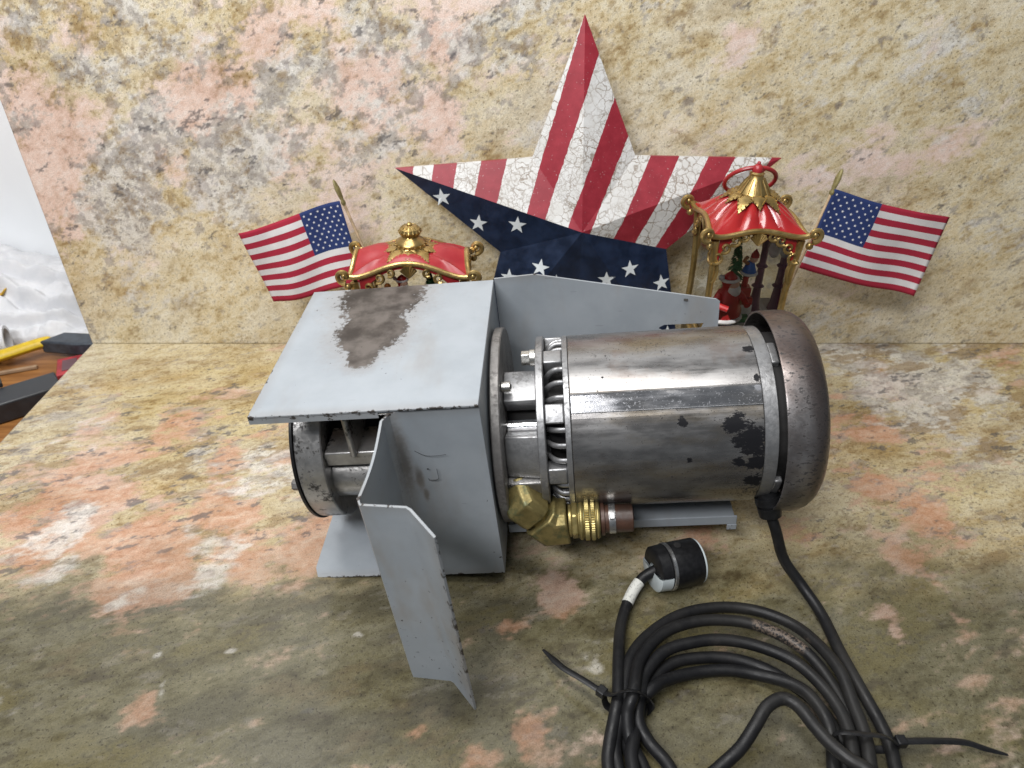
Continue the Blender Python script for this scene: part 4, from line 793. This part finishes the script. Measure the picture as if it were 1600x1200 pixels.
def figurine(root, x, y, z, h, ang=0):
    c, s = math.cos(ang), math.sin(ang); T = lambda p: (x + h * (p[0] * c - p[1] * s), y + h * (p[0] * s + p[1] * c), z + h * p[2])
    m = MB(); vs = []; fs = []; prof = [(0, .30), (.10, .33), (.30, .30), (.46, .25), (.58, .20), (.64, .13), (.70, .12), (.78, .155), (.86, .15), (.93, .10), (1.0, .02)]
    for zz, r in prof:
        for k in range(20): a = 2 * math.pi * k / 20; vs.append(T((r * math.cos(a), r * math.sin(a) * .85, zz)))
    for i in range(len(prof) - 1):
        for k in range(20): fs.append((i*20 + k, i*20 + (k+1) % 20, (i+1)*20 + (k+1) % 20, (i+1)*20 + k))
    f = m.add(vs, fs).build('figurine', C_RED, root, ang=60)
    MB().tube([T((.325 * math.cos(a), .28 * math.sin(a), .05)) for a in np.linspace(0, 2 * math.pi, 25)[:-1]], .045 * h, 8, closed=True).build('coat_hem', C_WHITE, f)
    MB().tube([T((.16 * math.cos(a), .14 * math.sin(a), .84)) for a in np.linspace(0, 2 * math.pi, 21)[:-1]], .034 * h, 8, closed=True).build('hat_band', C_WHITE, f)
    MB().ball(T((.045, -.075, .755)), .115 * h, 12).build('face', C_SKIN, f)
    MB().ball(T((.05, -.12, .635)), .13 * h, 12, (1, .7, 1.0)).build('scarf', C_WHITE, f)
    MB().ball(T((-.20, .0, .90)), .06 * h, 10).build('pompom', C_WHITE, f)
    for sx in (-1, 1): MB().tube(smooth_path([T((.20 * sx, -.02, .55)), T((.30 * sx, -.14, .42)), T((.22 * sx + .06, -.30, .36))], 4), [.075 * h] * 4 + [.062 * h] * 5, 10).build('arm', C_RED, f)
    for sx in (-1, 1): MB().ball(T((.14 * sx, -.10, -.03)), .10 * h, 10, (1, 1.5, .7)).build('boot', C_BLACK, f)
    return f
figurine(ll, -.012, -.012, .156, .040, .2)
MB().ball((-.028, -.018, .176), .007, 10).ball((-.028, -.018, .1835), .0042, 10).build('ornament', C_ORANGE, ll)
def tree(root, x, y, z, h, r):
    m = MB(); rnd = random.Random(3)
    for k in range(420):
        q = rnd.random() ** .8; a = rnd.uniform(0, 6.283); zz = z + h * (.08 + .9 * q); rr = r * (1 - q) + .0012; st_ = np.array((x, y, zz)); en = np.array((x + rr * math.cos(a), y + rr * math.sin(a), zz - .10 * h * (1 - q) - .002)); w = np.array((-math.sin(a), math.cos(a), .3)) * (.0016 + .0012 * (1 - q))
        m.add([st_ + (en - st_) * .15, st_ + (en - st_) * .7 + w, en, st_ + (en - st_) * .7 - w], [(0, 1, 2, 3)])
    return tag(m.build('tree_needles', simple('needle_green', (.03, .14, .05), .55, var=.45, scale=300), root, ang=0), kind='stuff')
tree(ll, .018, 0, .150, .050, .014)
MB().box((-.05, -.028, .121), (.05, .028, .150)).build('scene_base', C_WHITE, ll, bevel=.004)
# ring topped lantern
RC = (.2655, -.1450, 0)
rl_ = lantern('red fluted lantern with gold trim and red ring handle, behind the fan cover', RC, .0525, .0500, .0455, .2440, .0095, .2790, .0150, 1.30, .0055, RED_GLOSS, 0)
fin = MB().lathe([(.2760, .0005), (.2760, .0185), (.2785, .0190), (.2800, .0172), (.2815, .0176), (.2880, .0138), (.2960, .0085), (.3000, .0072), (.3020, .0080), (.3035, .0060), (.3035, .0004)], (0, 0, 0), 'z', 36).build('finial', GOLD, rl_)
m = MB()
for k in range(14): a = 2 * math.pi * k / 14; m.tube([(.0180 * math.cos(a), .0180 * math.sin(a), .2815), (.0140 * math.cos(a), .0140 * math.sin(a), .2880), (.0088 * math.cos(a), .0088 * math.sin(a), .2960)], .0011, 6)
m.build('finial_ribs', GOLD, fin)
MB().tube([(.0275 * math.cos(a), .0190 - .0180 * math.sin(a), .2870 + .0205 * math.sin(a)) for a in np.linspace(0, 2 * math.pi, 49)[:-1]], .0024, 10, closed=True).build('ring_handle', RED_SATIN, rl_)
MB().ball((0, 0, .3050), .0062, 14, (1, 1, 1.15)).ball((0, 0, .3125), .0022, 8).build('ring_knob', RED_SATIN, rl_)
tree(rl_, -.006, -.004, .128, .110, .021)
figurine(rl_, -.016, -.024, .137, .060, .35)
doll = MB().lathe([(0, .0085), (.004, .0080), (.012, .0050), (.015, .0035), (.016, .001)], (.0105, -.006, .186), 'z', 16).build('doll', C_BLUE, rl_)
MB().ball((.0125, -.008, .2050), .0048, 12).build('doll_head', C_SKIN, doll)
MB().lathe([(0, .0050), (.003, .0046), (.008, .0015), (.010, .0004)], (.0135, -.008, .2075), 'z', 12).build('doll_cap', C_RED, doll)
MB().tube([(.0105 + .0085 * math.cos(a), -.006 + .0085 * math.sin(a), .187) for a in np.linspace(0, 6.283, 17)[:-1]], .0018, 6, closed=True).build('doll_hem', C_WHITE, doll)
MB().tube([(.007, -.008, .199), (.001, -.010, .203), (.004, -.011, .209)], .0022, 8).build('doll_arm', C_BROWN, doll)
MB().cyl((.0085, -.006, .186), (.008, -.006, .170), .0035, n=10).build('doll_legs', C_RED, doll)
gf = MB().box((.000, -.016, .1355), (.018, .002, .158)).build('gift_box', C_RED, rl_, bevel=.001); MB().box((.0, -.0172, .1358), (.018, -.0162, .150)).build('gift_panel', C_WHITE, gf); MB().box((.002, -.014, .1585), (.015, .0, .170)).build('gift_top', C_RED, gf, bevel=.001)
MB().ball((-.002, -.024, .146), .0065, 12, (1, .8, 1.3)).ball((-.002, -.025, .1575), .0045, 10).build('toy_bear', C_BROWN, rl_)
MB().box((.003, -.026, .1312), (.014, -.018, .139)).build('green_gift', C_GREEN, rl_, bevel=.0008); MB().box((-.016, -.036, .1312), (-.008, -.028, .136)).build('blue_gift', C_BLUE, rl_, bevel=.0008)
MB().box((-.042, -.042, .1212), (.042, .042, .131)).build('scene_base', C_WHITE, rl_, bevel=.004)
MB().lathe([(.131, .008), (.140, .006), (.160, .0045), (.162, .0075), (.165, .0045), (.185, .004), (.188, .007), (.191, .004), (.222, .0038), (.226, .008), (.230, .004)], (.030, .010, 0), 'z', 16).build('toy_lamp_post', C_PURPLE, rl_)
MB().ball((.036, -.004, .216), .0075, 12, (1, .5, 1.6)).build('snow_clump', C_WHITE, rl_)

# ================================================================== power cord, plug and cable ties
pc0 = empty('power_cord', (.18, -.56, 0)); tag(pc0, 'coiled black rubber power cord with black and white plug in front of the motor', 'power cord')
O5 = np.array((.18, -.56, 0.))
Mw = np.array(Matrix.Rotation(R(-2.43), 3, 'Z') @ Matrix.Rotation(R(-5.5), 3, 'Y') @ Matrix.Rotation(R(2.33), 3, 'X')); GE = np.array((-.1906, -.4446, 0)) + Mw @ (GL0 + gd * .93)
Fp = [tuple(GE), (.2437, -.4432, .065), (.2555, -.4508, .034), (.2723, -.4665, .0145), (.2822, -.4925, .0075), (.2830, -.5329, .010), (.2850, -.5667, .0125), (.2900, -.5978, .0100), (.2905, -.6179, .009), (.2870, -.6379, .008)]
A_ = [(.0892, -.5846, .0190), (.1, -.5449, .016), (.1212, -.5171, .012), (.1534, -.4938, .0085), (.19, -.4842, .0070), (.2235, -.4878, .0070), (.2494, -.504, .010), (.2624, -.5281, .016), (.2700, -.5595, .0215), (.2700, -.591, .0205), (.2690, -.6163, .0200), (.2640, -.6389, .0190)]
B_ = [(.0956, -.5859, .0305), (.1066, -.5507, .023), (.1309, -.5217, .0185), (.1613, -.5078, .0165), (.1926, -.5053, .0155), (.219, -.5112, .0150), (.2446, -.526, .0125), (.2590, -.5437, .0095), (.2670, -.5713, .0085), (.2700, -.6019, .0080), (.2650, -.6347, .0080)]
C_ = [(.1037, -.5796, .0190), (.1105, -.5599, .018), (.131, -.5381, .0175), (.1593, -.529, .0175), (.1838, -.5272, .0175), (.2092, -.5328, .0175), (.2343, -.5465, .0180), (.2483, -.5654, .019), (.2570, -.5886, .0195), (.2580, -.6117, .0200), (.2522, -.6389, .0190)]
D_ = [(.1030, -.5891, .0080), (.1143, -.563, .0080), (.1357, -.5438, .0075), (.1607, -.5376, .0070), (.1873, -.5382, .0070), (.2116, -.5467, .0070), (.2306, -.5613, .0075), (.2455, -.5789, .008), (.2535, -.6021, .008), (.2545, -.6196, .008), (.250, -.6337, .008)]
E_ = [(.0890, -.6000, .0075), (.1116, -.5760, .0175), (.1285, -.5620, .0120), (.1542, -.5520, .0070), (.1815, -.5495, .0070), (.2068, -.5540, .0075), (.2290, -.5670, .0145), (.2400, -.5829, .0190), (.2450, -.6052, .0185), (.2410, -.6318, .0110)]
S_ = [(.1368, -.6486, .0090), (.1531, -.6358, .012), (.1714, -.624, .019), (.1854, -.6102, .026), (.1975, -.5973, .031), (.2108, -.5921, .033), (.2207, -.5986, .033), (.2279, -.6138, .032), (.2352, -.6271, .0315), (.2441, -.6387, .0320), (.2539, -.6465, .032), (.2600, -.6576, .030)]
G_ = [(.0723, -.6347, .009), (.0743, -.6181, .013), (.0804, -.5977, .019), (.0845, -.5829, .0215), (.0898, -.5462, .0170), (.0977, -.5054, .0080), (.1084, -.4778, .0095), (.1223, -.4591, .016), (.1370, -.4530, .0228)]
def bottom(x1, x0, z, dy=0.0): return [(x1 - .006, -.668 - dy * .5, z), (x1 - .035, -.705 - dy, z), ((x0 + x1) / 2, -.725 - dy, z), (x0 + .035, -.705 - dy, z), (x0 + .006, -.668 - dy * .5, z)]
L1 = [(.0800, -.6347, .008), (.0790, -.615, .010), (.0840, -.600, .016)]
L2 = [(.0991, -.6347, .0085), (.0912, -.6145, .012), (.0900, -.598, .022)]
L3 = [(.1193, -.6347, .0080), (.1059, -.6134, .009), (.0990, -.598, .015)]
L4 = [(.0890, -.6347, .0175), (.0930, -.615, .0150), (.0985, -.600, .0085)]
seq = Fp + bottom(.287, .080, .008, .03) + L1 + A_ + bottom(.264, .099, .018, .02) + L2 + B_ + bottom(.265, .119, .0085, .01) + L3 + C_ + bottom(.252, .089, .018, .0) + L4 + D_ + bottom(.250, .095, .0085, -.006) + E_ + [(.225, -.675, .008), (.185, -.688, .008), (.150, -.670, .008)] + S_ + [(.262, -.690, .028), (.230, -.735, .028), (.165, -.750, .02), (.100, -.725, .012), (.075, -.675, .008)] + G_
path = [np.array(p) - O5 for p in smooth_path(seq, 7)]
def cable_mat():
    t = NT('scuffed_cable_rubber'); P = t.co(); n = t.noise(P, 160, 3, .6); m_ = t.noise(P, 16, 4); f = t.noise(P, 420, 3, .7); w = None
    for (x, y, z) in ((.040, .048, .020), (.050, .043, .019), (.060, .037, .018), (.068, .031, .016)):
        e = t.ss(t.vm('DISTANCE', P, (x, y, z)), .011, .004); w = e if w is None else t.m('MAXIMUM', w, e)
    sc = t.m('MULTIPLY', w, t.ss(f, .42, .58)); d = t.m('MULTIPLY', t.ss(t.noise(P, 55, 4, .7), .60, .75), .22)
    c = t.mix(t.ss(m_, .4, .75), (.009, .009, .010), (.022, .021, .020)); c = t.mix(d, c, (.07, .062, .054)); c = t.mix(sc, c, (.15, .115, .09))
    t.p(col=c, rough=t.ss(n, .3, .7, .38, .55), spec=.30, normal=t.bump(f, .10, .0004)); return t.mat
cb = MB().tube(path, .0051, 14).build('cable', cable_mat(), pc0, ang=60)
# frayed dusty strip on the second loop and white tape near the plug
sm_ = smooth_path(seq, 7)
i0 = len(Fp) + 5 + 3 + len(A_) + 5 + 3
def paper():
    t = NT('paper_label'); P = t.co(); b = t.vor(t.map(P, scale=(900, 260, 900)), 1.0); n = t.noise(P, 300, 3)
    t.p(col=t.mix(t.m('MULTIPLY', t.ss(t.noise(t.map(P, scale=(1.6, .5, 1)), 520, 2), .56, .62), .45), (.56, .56, .52), (.12, .12, .12)), rough=.6); return t.mat
gp = [np.array(p) - O5 for p in smooth_path(G_, 12)[70:83]]
MB().tube(gp, .0055, 16, cap=False).build('tape_label', paper(), cb, ang=60)
# plug
PD = np.array((math.cos(R(15)), math.sin(R(15)), -.02)); PD /= np.linalg.norm(PD); PB = np.array((.1345, -.4530, .0232)) - O5
u_ = np.cross(PD, (0, 0, 1.)); u_ /= np.linalg.norm(u_); w_ = np.cross(u_, PD); RM = np.stack((PD, u_, w_), 1)
WPL = simple('white_nylon', (.50, .55, .56), .42, var=.08); 
plug = MB().lathe([(.010, .006), (.010, .0195), (.0115, .0215), (.016, .0222), (.0415, .0222), (.0425, .0215), (.0425, .006)], PB, n=48, rot=RM).build('plug_body', PLASTIC_BLACK, pc0)
MB().lathe([(.0426, .006), (.0426, .0208), (.0430, .0212), (.0442, .0212), (.0458, .0190), (.0462, .015), (.0462, .0005)], PB, n=48, rot=RM).build('plug_face', WPL, plug)
MB().lathe([(-.003, .0062), (-.003, .0185), (-.0012, .0212), (.0099, .0219), (.0099, .006)], PB, n=40, a0=R(-165), a1=R(18), rot=RM).build('plug_back', WPL, plug)
MB().lathe([(-.0015, .0062), (-.0015, .0188), (.0, .0212), (.0097, .0216), (.0097, .006)], PB, n=30, a0=R(20), a1=R(193), rot=RM).build('cord_clamp', PLASTIC_BLACK, plug)
MB().lathe([(.0112, .0216), (.0118, .0226), (.0142, .0227), (.0148, .0222)], PB, n=48, rot=RM).build('plug_band', STEELB, plug)
MB().cyl(PB + PD * .022 + w_ * .0218 + u_ * -.004, PB + PD * .022 + w_ * .0227 + u_ * -.004, .0035, n=16).build('plug_hole', DARK, plug)
# cable ties
def tie(label, band, head, tail, hdir):
    o = np.array((head[0], head[1], 0)); root = empty('cable_tie', tuple(o)); tag(root, label, 'cable tie', 'black nylon cable ties on the cord')
    MB().tube([np.array(p) - o for p in smooth_path(band, 8, True)], .0030, 8, closed=True, flat=(1, .30)).build('tie_band', PLASTIC_BLACK, root, ang=60)
    tp = smooth_path(tail, 8); rr = [.0028 * min(1, .35 + 2.5 * (len(tp) - 1 - i) / len(tp)) for i in range(len(tp))]
    MB().tube([np.array(p) - o for p in tp], rr, 8, flat=(1, .32)).build('tie_tail', PLASTIC_BLACK, root, ang=60)
    hd = np.array(hdir, float); hd /= np.linalg.norm(hd); s_ = np.cross(hd, (0, 0, 1.)); s_ /= np.linalg.norm(s_)
    MB().obox(np.array(head) - o, (hd, s_, np.cross(s_, hd)), (.0038, .0040, .0034)).build('tie_head', PLASTIC_BLACK, root, bevel=.0009)
tie('black cable tie with its tail pointing left on the left side of the coiled cord', [(.0745, -.5790, .020), (.0790, -.5855, .0275), (.0900, -.5880, .0375), (.1010, -.5875, .0330), (.1120, -.5850, .0150), (.1060, -.5850, .0012), (.0900, -.5850, .0012), (.0770, -.5810, .0060)], (.0722, -.5775, .0195), [(.0722, -.5775, .0195), (.0580, -.5660, .0185), (.0433, -.5539, .0160), (.0350, -.5430, .0130), (.0267, -.5315, .010)], (-.77, .63, 0))
tie('black cable tie with its tail pointing right on the right side of the coiled cord', [(.2960, -.6150, .012), (.2920, -.6180, .0160), (.2800, -.6200, .0280), (.2640, -.6190, .0300), (.2480, -.6160, .0275), (.2440, -.6130, .0140), (.2500, -.6130, .0012), (.2800, -.6150, .0012), (.2950, -.6150, .0040)], (.2985, -.6148, .0125), [(.2985, -.6148, .0125), (.3200, -.6140, .0120), (.3485, -.6134, .0090), (.3650, -.6165, .0055), (.3815, -.6200, .0030)], (1, .02, 0))
